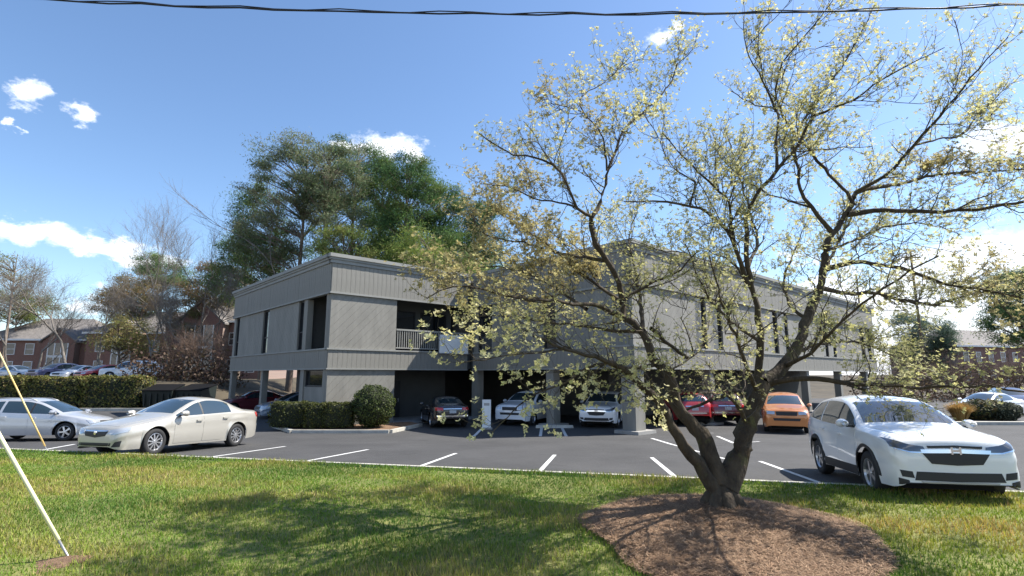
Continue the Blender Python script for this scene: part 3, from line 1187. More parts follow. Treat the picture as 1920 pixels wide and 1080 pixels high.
        pb0, pb1 = G['side'][0][1], G['side'][1][0]
        patch('pillar', [(pb0 - .004, zs(pb0) + .03), (pb1 + .004, zs(pb1) + .03)], [(pb0 - .004, zr(pb0) - .05), (pb1 + .004, zr(pb1) - .05)], ax_, m_dkplastic, .003, 3, 6)
        if G['quarter']:
            d0, d1 = G['quarter']
            xsn = [d0 + (d1 - d0) * t for t in (0, .3, .6, .8, 1)]
            tops = [max(zs(q) + .05, zr(q) - .05) for q in xsn]
            tops[-1] = zs(xsn[-1]) + .09
            tops[-2] = min(tops[-2], zs(xsn[-2]) + .24)
            patch('quarter_window', [(q, zs(q) + .03) for q in xsn], list(zip(xsn, tops)), ax_, m_cglass, .004, 10, 5)
        if cladding:
            a, b = wb - RA - .02, -wb + RA + .02
            patch('sill_cladding', [(a, f['zb'](a) + .01), (b, f['zb'](b) + .01)], [(a, f['zb'](a) + .17), (b, f['zb'](b) + .17)], ax_, m_dkplastic, .012, 12, 3)
            for c in (wb, -wb):
                arc = [(c + RA * math.cos(t_), wr + RA * math.sin(t_) + .004) for t_ in np.linspace(.02, math.pi - .02, 15)]
                arc2 = [(c + (RA + .06) * math.cos(t_), wr + (RA + .06) * math.sin(t_)) for t_ in np.linspace(.02, math.pi - .02, 15)]
                patch('arch_cladding', arc, arc2, ax_, m_dkplastic, .010, 22, 2)
        # mirror
        mx = G['side'][0][0] - .10
        my = f['W'](mx) * .955
        mz = zs(mx) + .09
        mb = MB()
        n0 = 0
        for k_, (dx, sy, sz) in enumerate(((.10, .05, .04), (.06, .085, .065), (-.02, .105, .08), (-.07, .105, .08), (-.075, .09, .068))):
            for w in range(10):
                a = 2 * math.pi * w / 10
                mb.v.append((mx + dx, sg_ * (my + .14 + sy * math.cos(a)), mz + .01 + sz * math.sin(a)))
        for k_ in range(4):
            for w in range(10):
                q = (k_ * 10 + w, k_ * 10 + (w + 1) % 10, (k_ + 1) * 10 + (w + 1) % 10, (k_ + 1) * 10 + w)
                mb.f.append(q)
        mb.f.append(tuple(range(10)))
        mb.f.append(tuple(range(40, 50)))
        mir = mb.build('side_mirror', body_mat, T, smooth=True)
        MB().box(mx - .03, mx + .03, *sorted((sg_ * (my - .02), sg_ * (my + .09))), mz - .06, mz - .02).build('mirror_arm', m_dkplastic, mir)
    # windscreen and rear window, found from the front and the back
    x0, x1 = G['ws']
    zb_, zt_ = zt(x0) + .035, zt(x1) - .02
    wbot, wtop = f['yr'](x0) * .90, f['yr'](x1) * .90
    bot = [(wbot * t, zb_ - .03 * abs(t) ** 2) for t in (-1, -.5, 0, .5, 1)]
    top = [(wtop * t, zt_ - .03 * abs(t) ** 2) for t in (-1, -.5, 0, .5, 1)]
    patch('windscreen', bot, top, 'F', m_cglass, .004, 14, 8)
    x0, x1 = G['rear']
    zt_, zb_ = zt(x0) - .03, zt(x1) + .02
    wtop, wbot = f['yr'](x0) * .90, f['yr'](x1) * .88
    patch('rear_window', [(wbot * t, zb_ - .01 * t * t) for t in (-1, -.5, 0, .5, 1)], [(wtop * t, zt_ - .03 * t * t) for t in (-1, -.5, 0, .5, 1)], 'B', m_cglass, .004, 12, 6)
    lm = lampm or m_lamp
    if detail:
        hx0, hx1 = S['fr'] - .16, G['ws'][0] + .10
        hb = [(hx0, f['yr'](hx0) * .80 * t) for t in (-1, -.5, 0, .5, 1)]
        ht = [(hx1, f['yr'](hx1) * .93 * t) for t in (-1, -.5, 0, .5, 1)]
        patch('hood', hb, ht, 'T', body_mat, .005, 12, 12)
    zn = zs(S['fr'] - .12)
    zt_f = zt(S['fr'] - .1)
    # front
    if face == 'sedan':
        gb = .50
        for s_ in (1, -1):
            patch('headlight', [(s_ * .42, gb + .07), (s_ * .60, gb + .05), (s_ * .80, gb + .11)], [(s_ * .44, gb + .155), (s_ * .62, gb + .19), (s_ * .80, gb + .22)], 'F', lm, .008, 10, 5)
            patch('fog_recess', [(s_ * .56, .26), (s_ * .72, .27)], [(s_ * .64, .38), (s_ * .74, .41)], 'F', m_dkplastic, .004, 5, 4)
        g_ = patch('grille', [(-.34, gb + .02), (0, gb - .02), (.34, gb + .02)], [(-.40, gb + .12), (0, gb + .115), (.40, gb + .12)], 'F', m_dkplastic, .008, 12, 4)
        patch('grille_bar', [(-.38, gb + .125), (0, gb + .12), (.38, gb + .125)], [(-.40, gb + .15), (0, gb + .145), (.40, gb + .15)], 'F', m_chrome, .012, 12, 2, parent=g_)
        MB().lathe([(.001, .02), (.045, .018), (.05, 0)], 16, 'x', (S['fr'] + .0, 0, gb + .09)).build('badge', m_chrome, T)
        patch('lower_intake', [(-.52, .25), (.52, .25)], [(-.55, .36), (.55, .36)], 'F', m_dkplastic, .006, 10, 3)
        pz = .42
    elif face == 'suv':
        for s_ in (1, -1):
            patch('headlight', [(s_ * .40, .80), (s_ * .62, .80), (s_ * .83, .86)], [(s_ * .42, .875), (s_ * .62, .905), (s_ * .85, .985)], 'F', m_dlamp, .010, 12, 5)
            patch('headlight_trim', [(s_ * .44, .775), (s_ * .62, .778), (s_ * .80, .83)], [(s_ * .44, .795), (s_ * .62, .798), (s_ * .81, .85)], 'F', m_chrome, .012, 10, 2)
            patch('fog_recess', [(s_ * .60, .40), (s_ * .76, .42)], [(s_ * .62, .50), (s_ * .78, .52)], 'F', m_dkplastic, .006, 5, 4)
        g_ = patch('grille', [(-.34, .62), (0, .60), (.34, .62)], [(-.46, .79), (0, .80), (.46, .79)], 'F', m_dkplastic, .010, 12, 5)
        patch('grille_bar', [(-.46, .775), (0, .785), (.46, .775)], [(-.47, .83), (0, .845), (.47, .83)], 'F', m_chrome, .016, 12, 2, parent=g_)
        patch('upper_grille', [(-.36, .85), (0, .865), (.36, .85)], [(-.37, .885), (0, .90), (.37, .885)], 'F', m_dkplastic, .012, 10, 2, parent=g_)
        bd = MB()
        xb = S['fr'] + .012
        bd.box(xb, xb + .02, -.07, -.042, .765, .875).box(xb, xb + .02, .042, .07, .765, .875).box(xb, xb + .018, -.0415, .0415, .80, .84)
        bd.build('badge', m_chrome, T)
        patch('lower_intake', [(-.60, .37), (0, .36), (.60, .37)], [(-.56, .50), (0, .49), (.56, .50)], 'F', m_dkplastic, .008, 12, 4)
        patch('valance', [(-.72, .275), (0, .265), (.72, .275)], [(-.74, .335), (0, .325), (.74, .335)], 'F', m_dkplastic, .010, 14, 3)
        for s_ in (1, -1):
            patch('bumper_corner', [(s_ * .66, .29), (s_ * .80, .30)], [(s_ * .68, .37), (s_ * .80, .40)], 'F', m_dkplastic, .010, 5, 3)
        patch('skid_plate', [(-.5, .335), (.5, .335)], [(-.52, .358), (.52, .358)], 'F', m_metal, .016, 10, 2)
        pz = .41
    else:
        k_ = zn
        for s_ in (1, -1):
            patch('headlight', [(s_ * .46, k_ - .10), (s_ * .76, k_ - .08)], [(s_ * .46, k_ + .03), (s_ * .78, k_ + .05)], 'F', lm, .008, 8, 4)
        patch('grille', [(-.40, k_ - .14), (.40, k_ - .14)], [(-.42, k_ + .02), (.42, k_ + .02)], 'F', m_dkplastic, .008, 10, 4)
        patch('lower_intake', [(-.5, k_ - .36), (.5, k_ - .36)], [(-.54, k_ - .25), (.54, k_ - .25)], 'F', m_dkplastic, .006, 10, 3)
        pz = k_ - .22
    # rear
    zr_ = zs(S['rr'] + .12)
    for s_ in (1, -1):
        patch('tail_light', [(s_ * .46, zr_ - .13), (s_ * .80, zr_ - .13)], [(s_ * .46, zr_ - .01), (s_ * .80, zr_ + .01)], 'B', m_red, .010, 8, 4)
    patch('rear_trim', [(-.44, zr_ - .08), (.44, zr_ - .08)], [(-.44, zr_ - .04), (.44, zr_ - .04)], 'B', m_chrome, .008, 8, 2)
    patch('rear_bumper_line', [(-.72, zr_ - .42), (.72, zr_ - .42)], [(-.74, zr_ - .36), (.74, zr_ - .36)], 'B', m_dkplastic if cladding else m_chrome, .012, 10, 2)
    MB().box(S['rr'] - .03, S['rr'] - .012, -.16, .16, zr_ - .26, zr_ - .12).build('licence_plate', m_plate, T)
    # underside, wheel wells, wheels
    MB().box(-wb - .55, wb + .55, -.62, .62, .20, .42).build('underbody', m_well, T)
    me_t, me_r, me_d = wheel_meshes(wr, style)
    for c in (wb, -wb):
        for s_ in (1, -1):
            yo = f['W'](c) - .06
            wl = MB()
            ang = np.linspace(-.10, math.pi + .10, 15)
            n0 = 0
            for yv in (yo, .50):
                for a in ang:
                    wl.v.append((c + (RA + .012) * math.cos(a), s_ * yv, wr + (RA + .012) * math.sin(a)))
            for i in range(14):
                wl.f.append((i, i + 1, i + 16, i + 15))
            wl.f.append(tuple(range(15, 30)))
            wl.build('wheel_well', m_well, T)
            wo = link('wheel', me_t, None, T)
            wo.location = (c, s_ * (f['W'](c) - .125), wr)
            wo.rotation_euler = (0, random.uniform(0, 1), 0 if s_ > 0 else math.pi)
            ro = bpy.data.objects.new('rim', me_r)
            COL.objects.link(ro)
            ro.parent = wo
            if not me_r.materials:
                me_r.materials.append(rim or m_rim)
            bo = bpy.data.objects.new('brake', me_d)
            COL.objects.link(bo)
            bo.parent = wo
    if rails:
        for s_ in (1, -1):
            P = [(q, s_ * (f['yr'](q) - .03), zr(q) + .075) for q in np.linspace(.0, -1.5, 9)]
            P[0] = (P[0][0] + .06, P[0][1], P[0][2] - .06)
            P[-1] = (P[-1][0] - .06, P[-1][1], P[-1][2] - .06)
            MB().tube(P, .018, 6).build('roof_rail', m_metal, T, True)
    return T


p_beige = paint('beige_silver', (.46, .44, .39), .35, .34)
p_silver = paint('silver', (.52, .53, .55), .4, .32)
p_white = paint('white', (.76, .77, .78), 0, .3)
p_black = paint('black', (.018, .02, .026), .2, .25)
p_maroon = paint('maroon', (.13, .02, .03), .2)
p_red = paint('red', (.42, .03, .035), .1)
p_orange = paint('orange', (.55, .20, .055), .25)
p_blue = paint('dark_blue', (.03, .05, .13), .3)
p_ltblue = paint('grey_blue', (.28, .34, .42), .4)
p_purple = paint('dusk_purple', (.12, .11, .2), .3)

car('sedan', 'parked_sedan', 'beige silver sedan parked at the grass edge, nose to the lawn', 'car', -10.25, 16.75, 253, p_beige, 'many', face='sedan', scale=1.03, tall=1.05)
car('suv', 'parked_suv', 'white SUV with black lower cladding parked beside the mulched tree', 'car', 6.98, 10.14, -103, p_white, 'five', face='suv', cladding=True, scale=.95)
car('wagon', 'parked_wagon', 'silver wagon with roof rails cut by the left edge of the picture', 'car', -17.75, 20.7, 7, p_silver, 'five', face='plain', rails=True)
car('sedan', 'parked_sedan', 'black sedan seen from behind under the building, red tail lights', 'car', -3.55, 28.1, 108, p_black, face='sedan')
car('suv', 'parked_suv', 'white SUV half hidden by blossom, next to the white pedestal board', 'car', .85, 29.1, 244, p_white, face='plain')
car('suv', 'parked_suv', 'pale SUV facing out between two carport columns left of the corner column', 'car', 4.75, 27.95, 250, p_white, face='suv')
car('suv', 'parked_suv', 'red SUV under the building just right of the corner column', 'car', 9.1, 29.2, 88, p_red, face='plain')
car('suv', 'parked_suv', 'dark maroon SUV mostly hidden behind the right stem of the tree', 'car', 11.05, 29.6, 84, p_maroon, face='plain')
car('suv', 'parked_suv', 'orange SUV parked between the tree and the white SUV', 'car', 12.75, 25.6, 246, p_orange, face='plain')
car('sedan', 'parked_sedan', 'white sedan behind the tan ornamental grass at the right edge', 'car', 28.9, 33.2, 200, p_white, face='plain')
car('suv', 'parked_suv', 'dark blue SUV at the right edge behind the white SUV', 'car', 33.4, 36.4, 240, p_blue, face='plain')
TZ = 1.50
car('bigsuv', 'distant_suv', 'boxy white SUV parked behind the clipped hedge', 'car', -37.4, 53.0, 200, p_white, face='plain', z=TZ, detail=False)
car('wagon', 'distant_wagon', 'small reddish car behind the hedge, next left of the boxy white SUV', 'car', -40.6, 53.5, 250, p_red, face='plain', z=TZ, detail=False)
car('sedan', 'distant_sedan', 'white sedan behind the hedge, second left of the boxy white SUV', 'car', -43.2, 53.8, 262, p_white, face='plain', z=TZ, detail=False)
car('suv', 'distant_suv', 'dusky purple SUV behind the hedge, below the bare tree', 'car', -45.9, 54.2, 258, p_purple, face='plain', z=TZ, detail=False)
car('sedan', 'distant_sedan', 'grey blue sedan behind the hedge at the far left', 'car', -49.4, 54.0, -12, p_ltblue, face='plain', z=TZ, detail=False)


def bloc(u, v):
    c, s_ = math.cos(R(42)), math.sin(R(42))
    return A0[0] + u * c - v * s_, A0[1] + u * s_ + v * c


bx_, by_ = bloc(.9, 14.3)
car('sedan', 'parked_sedan', 'maroon sedan at the far end under the left side of the building', 'car', bx_, by_, 222, p_maroon, face='plain')
bx_, by_ = bloc(1.6, 7.9)
car('wagon', 'parked_wagon', 'grey car under the left side of the building, behind the low hedge', 'car', bx_, by_, 222, p_ltblue, face='plain')


# ------------------------------------------------------------------ shrubs
def bush(name, label, cat, cen, rad, n, cols, leaf=.09, shape='ball', group=None, flat=None, rz=0.):
    """leafy shrub: a dark body and a skin of leaves"""
    T = thing(name, label, cat, (cen[0], cen[1], cen[2] - rad[2]), rz, group)
    mb = MB()
    NU_, NV = 20, 12
    for j in range(NV + 1):
        ph = math.pi * j / NV
        for i in range(NU_):
            th = 2 * math.pi * i / NU_
            d = np.array([math.sin(ph) * math.cos(th), math.sin(ph) * math.sin(th), math.cos(ph)])
            if shape == 'box':
                d = d / (np.sum(np.abs(d) ** 9) ** (1 / 9.))
            q = d * np.array(rad) * (.90 + .03 * math.sin(5 * th + 3 * ph))
            mb.v.append((q[0], q[1], q[2] + rad[2]))
    for j in range(NV):
        for i in range(NU_):
            mb.f.append((j * NU_ + i, (j + 1) * NU_ + i, (j + 1) * NU_ + (i + 1) % NU_, j * NU_ + (i + 1) % NU_))
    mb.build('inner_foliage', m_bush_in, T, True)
    # area-weighted directions
    d = unit_rand(n * 4)
    if shape == 'box':
        ab = np.array([rad[1] * rad[2], rad[0] * rad[2], rad[0] * rad[1]])
        face = rng.choice(3, n, p=ab / ab.sum())
        P = rng.uniform(-1, 1, (n, 3))
        sg_ = rng.choice([-1., 1.], n)
        sg_ = np.where((face == 2) & (sg_ < 0), 1, sg_)
        P[np.arange(n), face] = sg_
        nr = np.zeros((n, 3))
        nr[np.arange(n), face] = sg_
        e = np.abs(P)
        e.sort(axis=1)
        k = 1 - .10 * smooth((e[:, 1] - .75) / .25)
        P = P * k[:, None]
    else:
        d = d[:n]
        P, nr = d.copy(), d.copy()
    lump = 1 + .05 * np.sin(P[:, 0] * 9 + 1) * np.sin(P[:, 1] * 8) + .05 * np.sin(P[:, 2] * 11 + P[:, 0] * 6)
    P = P * np.array(rad) * lump[:, None] * rng.uniform(.88, 1.03, (n, 1))
    P[:, 2] += rad[2]
    C = mixcol(n, cols, .25)
    V, F_, C4 = leaf_quads(P, leaf * rng.uniform(.6, 1.3, n), C, .6, nr, .9)
    np_mesh('foliage', V, F_, m_leaf, T, C4)
    return T


BOX = [(.04, .062, .014), (.065, .09, .022), (.09, .11, .026), (.03, .045, .012)]
OLV = [(.085, .085, .022), (.12, .11, .03), (.06, .075, .018), (.16, .12, .045), (.10, .06, .03)]
# planting island in front of the corner
isl = [(-11.6, 26.75), (-9.55, 23.95), (-5.35, 23.95), (-4.55, 27.0), (-5.3, 28.4), (-8.8, 25.9)]
mb = MB()
mb.poly([(p[0], p[1], BZ + .115) for p in isl])
struct(mb.build('planting_bed', m_mulch))
kb = MB()
for a, b in zip(isl[:4], isl[1:4]):
    a, b = np.array(a), np.array(b)
    d = (b - a) / np.linalg.norm(b - a)
    n_ = np.array([d[1], -d[0]])
    kb.obox(a, d, n_, 0, np.linalg.norm(b - a), -.02, .15, BZ - .05, BZ + .14)
struct(kb.build('kerb', m_kerb))
c = at(700, 764, 25.3)
bush('round_shrub', 'clipped round green shrub at the front corner of the building', 'shrub', (c[0], c[1], BZ + .1 + .98), (.98, .98, .98), 6500, BOX, .085)
for i, (px_, w, yy, hh, lab) in enumerate(((547, .95, 25.15, .58, 'low clipped hedge block nearest the beige sedan'), (597, .55, 25.0, .56, 'low clipped hedge block in the middle of the planting bed'), (636, .68, 25.0, .57, 'low clipped hedge block touching the round shrub'))):
    c = at(px_, 775, yy)
    bush('low_hedge', lab, 'hedge', (c[0], c[1], BZ + .1 + hh), (w, .5, hh), 2600, [(.06, .075, .015), (.10, .10, .025), (.04, .05, .012)], .085, 'box', 'low hedge blocks in front of the building', rz=.12)
# clipped hedge in front of the upper lot
cols_h = [(.12, .135, .03), (.17, .165, .04), (.08, .09, .025), (.19, .14, .055)]
x = -45.5
seg = 0
for w, lab in ((5.28, 'long clipped olive hedge, part at the far left edge'), (5.04, 'long clipped olive hedge, part behind the silver wagon'), (4.32, 'long clipped olive hedge, part below the white distant sedan'), (4.2, 'long clipped olive hedge, part ending at the dumpsters')):
    bush('clipped_hedge', lab, 'hedge', (x + w / 2, 39.6, .67), (w / 2 + .12, .9, 1.16 + .05 * (seg % 2)), 5200, cols_h, .17, 'box', 'hedge along the upper lot')
    x += w
    seg += 1
hk = MB().box(-46, -25, 38.15, 38.4, BZ - .1, BZ + .2).build('hedge_kerb', m_kerb)
struct(hk)


# dumpsters
def dumpster(label, x, y, rz):
    T = thing('dumpster', label, 'dumpster', (x, y, BZ), rz, 'dumpsters beside the hedge')
    mb = MB()
    mb.v = [(-.95, -.7, .12), (.95, -.7, .12), (.95, .75, .12), (-.95, .75, .12), (-1.0, -.95, 1.35), (1.0, -.95, 1.35), (1.0, .85, 1.75), (-1.0, .85, 1.75)]
    mb.f = [(0, 3, 2, 1), (4, 5, 6, 7), (0, 1, 5, 4), (1, 2, 6, 5), (2, 3, 7, 6), (3, 0, 4, 7)]
    mb.build('bin', m_dump, T)
    lid = MB()
    lid.v = [(-1.03, -1.0, 1.37), (1.03, -1.0, 1.37), (1.03, .87, 1.78), (-1.03, .87, 1.78), (-1.03, -1.0, 1.42), (1.03, -1.0, 1.42), (1.03, .87, 1.83), (-1.03, .87, 1.83)]
    lid.f = [(0, 3, 2, 1), (4, 5, 6, 7), (0, 1, 5, 4), (1, 2, 6, 5), (2, 3, 7, 6), (3, 0, 4, 7)]
    lid.build('lid', m_lid, T)
    for s_ in (-1, 1):
        MB().box(s_ * 1.02 - .06, s_ * 1.02 + .06, -.6, .5, .75, .95).build('fork_pocket', m_dump, T)
        for yy in (-.5, .5):
            MB().lathe([(.001, -.04), (.09, -.04), (.09, .04), (.001, .04)], 12, 'x', (s_ * .7, yy, .09)).build('caster', m_tyre, T)
    for k in range(5):
        xx = -.8 + .4 * k
        MB().box(xx - .03, xx + .03, -.96, -.82, .35, 1.2).build('rib', m_dump, T)


dumpster('dark dumpster standing right of the hedge end', -25.4, 39.6, R(6))
dumpster('black dumpster behind the roof of the beige sedan', -23.2, 39.9, R(-4))

# white pedestal board by the carport and wheel stop
pd = at(912, 790, 25.6)
T = thing('pedestal_board', 'narrow white upright board standing between two parked cars', 'sign', (pd[0], pd[1], BZ), R(10))
MB().box(-.20, .20, -.06, .06, .08, 1.35).build('board', m_white, T)
MB().box(-.26, .26, -.16, .16, 0, .08).build('foot', m_conc, T)
MB().box(-.13, .13, -.064, -.061, 1.08, 1.2).build('placard', m_ltp if 'm_ltp' in globals() else m_metal, T)
c1 = gnd(1037, 799)
st_ = MB()
st_.v = [(-.9, -.09, 0), (.9, -.09, 0), (.9, .09, 0), (-.9, .09, 0), (-.88, -.05, .13), (.88, -.05, .13), (.88, .05, .13), (-.88, .05, .13)]
st_.f = [(0, 3, 2, 1), (4, 5, 6, 7), (0, 1, 5, 4), (1, 2, 6, 5), (2, 3, 7, 6), (3, 0, 4, 7)]
o = st_.build('wheel_stop', m_kerb)
o.location = (c1[0], c1[1] - .9, gz(c1[1] - .9))
tag(o, 'concrete wheel stop in front of the middle carport column', 'wheel stop')


# ------------------------------------------------------------------ trees
def catmull(P, n):
    P = [np.asarray(p, float) for p in P]
    Q = [2 * P[0] - P[1]] + P + [2 * P[-1] - P[-2]]
    out = []
    for i in range(1, len(Q) - 2):
        k = max(2, int(n * np.linalg.norm(Q[i + 1] - Q[i])))
        for j in range(k):
            t = j / k
            a, b, c_, d = Q[i - 1], Q[i], Q[i + 1], Q[i + 2]
            out.append(.5 * ((2 * b) + (c_ - a) * t + (2 * a - 5 * b + 4 * c_ - d) * t * t + (3 * b - a - 3 * c_ + d) * t ** 3))
    out.append(P[-1])
    return np.array(out)


def tubes_np(name, segs, mat, parent, sides, rough=0.):
    """many polylines (points, radii) into one mesh of tubes"""
    VV, FF = [], []
    base = 0
    w = 2 * np.pi * np.arange(sides) / sides
    cw, sw = np.cos(w)[None, :, None], np.sin(w)[None, :, None]
    kk = np.arange(sides)
    for P, r in segs:
        P = np.asarray(P)
        n = len(P)
        t = np.gradient(P, axis=0)
        t /= np.linalg.norm(t, axis=1, keepdims=True) + 1e-9
        a = np.cross(t, np.array([.31, .17, .93]))
        a /= np.linalg.norm(a, axis=1, keepdims=True) + 1e-9
        b = np.cross(t, a)
        r = np.asarray(r).reshape(-1, 1, 1)
        if rough:
            ii = np.arange(n)[:, None]
            ph = len(VV) * 1.7
            r = r * (1 + rough * (np.sin(2 * w[None] + ii * .35 + ph) + .6 * np.sin(5 * w[None] + ii * .22 + 2 * ph) + .5 * np.sin(3 * w[None] - ii * .8 + ph)))[:, :, None]
        VV.append((P[:, None, :] + r * (cw * a[:, None, :] + sw * b[:, None, :])).reshape(-1, 3))
        i = np.arange(n - 1)[:, None] * sides
        q = np.stack([i + kk, i + (kk + 1) % sides, i + (kk + 1) % sides + sides, i + kk + sides], -1).reshape(-1, 4) + base
        FF.append(q)
        base += n * sides
    return np_mesh(name, np.concatenate(VV), np.concatenate(FF), mat, parent, smooth=True)


def dogwood():
    TX, TY = 2.99, 7.96
    zb_ = float(lawnz(np.array(TX), np.array(TY))) + .10
    T = thing('dogwood_tree', 'spreading multi stemmed dogwood with pale yellow green blossom in a mulch ring', 'tree', (0, 0, 0))

    # limbs seen in the photograph: (x, y, nearer/farther in metres), start radius, end radius, blossom density
    LB = []

    def limb(pts, r0, r1, dens=1., tone=0):
        LB.append(([at(p[0], p[1], TY + p[2]) for p in pts], r0, r1, dens, tone))
    # stems
    limb([(1356, 985, 0), (1354, 955, 0), (1353, 925, .0), (1352, 900, 0), (1352, 880, 0)], .29, .07, 0)
    limb([(1342, 920, 0), (1311, 870, -.05), (1269, 820, -.15), (1247, 773, -.25), (1233, 751, -.3), (1205, 722, -.45), (1165, 690, -.7), (1120, 668, -1.0), (1060, 655, -1.3), (1000, 630, -1.6)], .135, .012, .8)
    limb([(1350, 905, 0), (1330, 851, .05), (1314, 812, .1), (1292, 790, .12), (1268, 757, .15), (1255, 705, .2), (1226, 672, .25), (1206, 622, .3), (1172, 596, .35), (1166, 566, .4)], .145, .05, .5)
    limb([(1360, 915, 0), (1385, 858, .05), (1403, 800, .1), (1415, 755, .15), (1432, 718, .2)], .185, .135, 0)
    limb([(1420, 735, .18), (1422, 690, .2), (1426, 640, .15), (1416, 556, .05), (1402, 500, -.05), (1401, 440, -.1), (1407, 389, -.15), (1430, 352, -.2), (1457, 317, -.25), (1488, 283, -.3), (1504, 258, -.35), (1527, 217, -.4), (1599, 189, -.6), (1660, 144, -.8), (1771, 89, -1.1)], .07, .006)
    limb([(1432, 718, .2), (1470, 688, .3), (1490, 658, .4), (1515, 596, .55), (1541, 528, .65), (1549, 463, .75), (1571, 428, .85), (1599, 383, .95)], .125, .035, .3)
    limb([(1599, 383, .95), (1588, 361, .9), (1554, 328, .8), (1510, 272, .6), (1479, 233, .4), (1463, 205, .3), (1454, 167, .1), (1468, 117, -.1), (1515, 61, -.3), (1562, 0, -.5)], .036, .007)
    limb([(1560, 435, .85), (1521, 389, .9), (1499, 355, 1.), (1496, 317, 1.1), (1488, 283, 1.2), (1500, 240, 1.4), (1540, 180, 1.7), (1600, 90, 2.0), (1640, 10, 2.2)], .04, .008)
    limb([(1521, 389, .9), (1482, 378, 1.1), (1438, 361, 1.4), (1390, 330, 1.8), (1340, 280, 2.1)], .02, .006)
    limb([(1599, 383, .95), (1606, 361, 1.0), (1649, 350, 1.2), (1693, 344, 1.4), (1749, 328, 1.6), (1830, 322, 1.9), (1930, 318, 2.2)], .05, .012, 1.9, 1)
    limb([(1590, 402, .9), (1640, 396, .8), (1682, 394, .6), (1749, 397, .4), (1832, 392, .2), (1930, 376, .0)], .055, .02, 1.2)
    limb([(1604, 361, 1.0), (1660, 328, .7), (1715, 272, .4), (1749, 233, .2), (1804, 167, -.2), (1850, 110, -.5), (1890, 70, -.7)], .04, .008)
    limb([(1715, 272, .4), (1760, 260, .6), (1805, 250, .8), (1850, 200, 1.2), (1915, 140, 1.6)], .02, .006)
    limb([(1547, 505, .68), (1600, 492, .5), (1638, 494, .2), (1715, 511, -.2), (1777, 533, -.6), (1860, 547, -1.0), (1930, 560, -1.3)], .045, .012, 1.4, 1)
    limb([(1540, 540, .64), (1590, 550, .9), (1638, 550, 1.1), (1693, 564, 1.4), (1760, 569, 1.7), (1827, 550, 2.0), (1930, 545, 2.3)], .045, .012, 1.2)
    limb([(1548, 470, .75), (1600, 452, 1.1), (1660, 425, 1.5), (1740, 420, 2.0), (1800, 440, 2.4)], .03, .008, 1.2)
    limb([(1440, 722, .2), (1459, 714, .1), (1506, 711, -.1), (1556, 711, -.3), (1600, 720, -.5), (1651, 723, -.8), (1726, 728, -1.1), (1821, 723, -1.4), (1925, 735, -1.7)], .055, .012, 1.0)
    limb([(1490, 660, .4), (1540, 645, .8), (1590, 640, 1.2), (1650, 655, 1.7), (1720, 690, 2.1)], .035, .008, 1.5)
    limb([(1515, 600, .55), (1480, 570, .8), (1470, 520, 1.1), (1490, 470, 1.4), (1510, 420, 1.7)], .03, .007, 1.)
    limb([(1402, 533, 0), (1377, 461, -.2), (1360, 428, -.3), (1327, 400, -.5), (1282, 383, -.8), (1221, 378, -1.1), (1171, 378, -1.4)], .045, .008)
    limb([(1377, 461, -.2), (1366, 378, -.4), (1349, 361, -.5), (1321, 333, -.7), (1282, 294, -1.0), (1243, 250, -1.3)], .03, .007)
    limb([(1293, 386, -.7), (1304, 344, -.6), (1271, 322, -.4), (1268, 300, -.3), (1290, 270, -.1)], .018, .006)
    limb([(1457, 317, -.25), (1457, 244, .0), (1455, 205, .2), (1415, 198, .6), (1370, 170, 1.0)], .03, .007)
    limb([(1455, 210, .2), (1430, 150, .0), (1400, 90, -.3), (1395, 30, -.6)], .02, .006)
    limb([(1416, 556, .05), (1395, 520, .5), (1370, 490, 1.0), (1330, 470, 1.5), (1290, 440, 2.0)], .03, .007, 1.3)
    limb([(1425, 640, .15), (1370, 600, -.3), (1330, 560, -.8), (1300, 500, -1.2), (1280, 450, -1.5)], .03, .007, 1.3)
    # left side
    limb([(1166, 566, .4), (1187, 550, .3), (1225, 530, .2), (1276, 505, .0), (1310, 470, -.2)], .045, .008, 1.4)
    limb([(1168, 572, .4), (1160, 528, .3), (1138, 489, .2), (1116, 456, .1), (1110, 420, .05), (1110, 406, 0)], .055, .04, .8)
    limb([(1110, 406, 0), (1082, 389, -.1), (1054, 328, -.3), (1016, 300, -.5), (949, 283, -.8), (899, 250, -1.1)], .03, .007)
    limb([(1110, 406, 0), (1127, 378, .1), (1138, 328, .2), (1160, 267, .35), (1182, 228, .5), (1227, 194, .7), (1260, 150, .9), (1271, 122, 1.0), (1304, 85, 1.2)], .035, .007)
    limb([(1138, 320, .2), (1132, 261, .1), (1104, 222, -.1), (1082, 206, -.2), (1032, 194, -.5)], .018, .006, 1.4, 1)
    limb([(1100, 222, -.1), (1088, 185, .1), (1138, 150, .4), (1180, 108, .7)], .013, .005)
    limb([(1082, 389, -.1), (1049, 378, .2), (999, 372, .5), (960, 352, .8), (900, 345, 1.1)], .02, .006, 1.5, 1)
    limb([(1172, 596, .35), (1138, 582, .1), (1120, 571, -.1), (1063, 569, -.5), (1010, 562, -.8), (968, 557, -1.1), (929, 550, -1.3), (900, 539, -1.5), (850, 537, -1.7), (800, 560, -1.9)], .05, .007, 1.7, 1)
    limb([(1166, 566, .4), (1100, 520, .9), (1040, 470, 1.4), (985, 430, 1.8), (915, 385, 2.2)], .04, .008, 2.3, 1)
    limb([(1138, 489, .2), (1060, 478, .8), (980, 455, 1.3), (910, 440, 1.7), (880, 400, 2.0)], .035, .008, 2.0, 1)
    limb([(1100, 580, -.2), (1040, 540, .4), (980, 510, .9), (920, 500, 1.4), (860, 510, 1.8)], .03, .007, 2.2, 1)
    limb([(1206, 622, .3), (1150, 620, .8), (1080, 610, 1.3), (1000, 600, 1.7), (930, 590, 2.0), (870, 600, 2.2)], .04, .008, 1.7, 0)
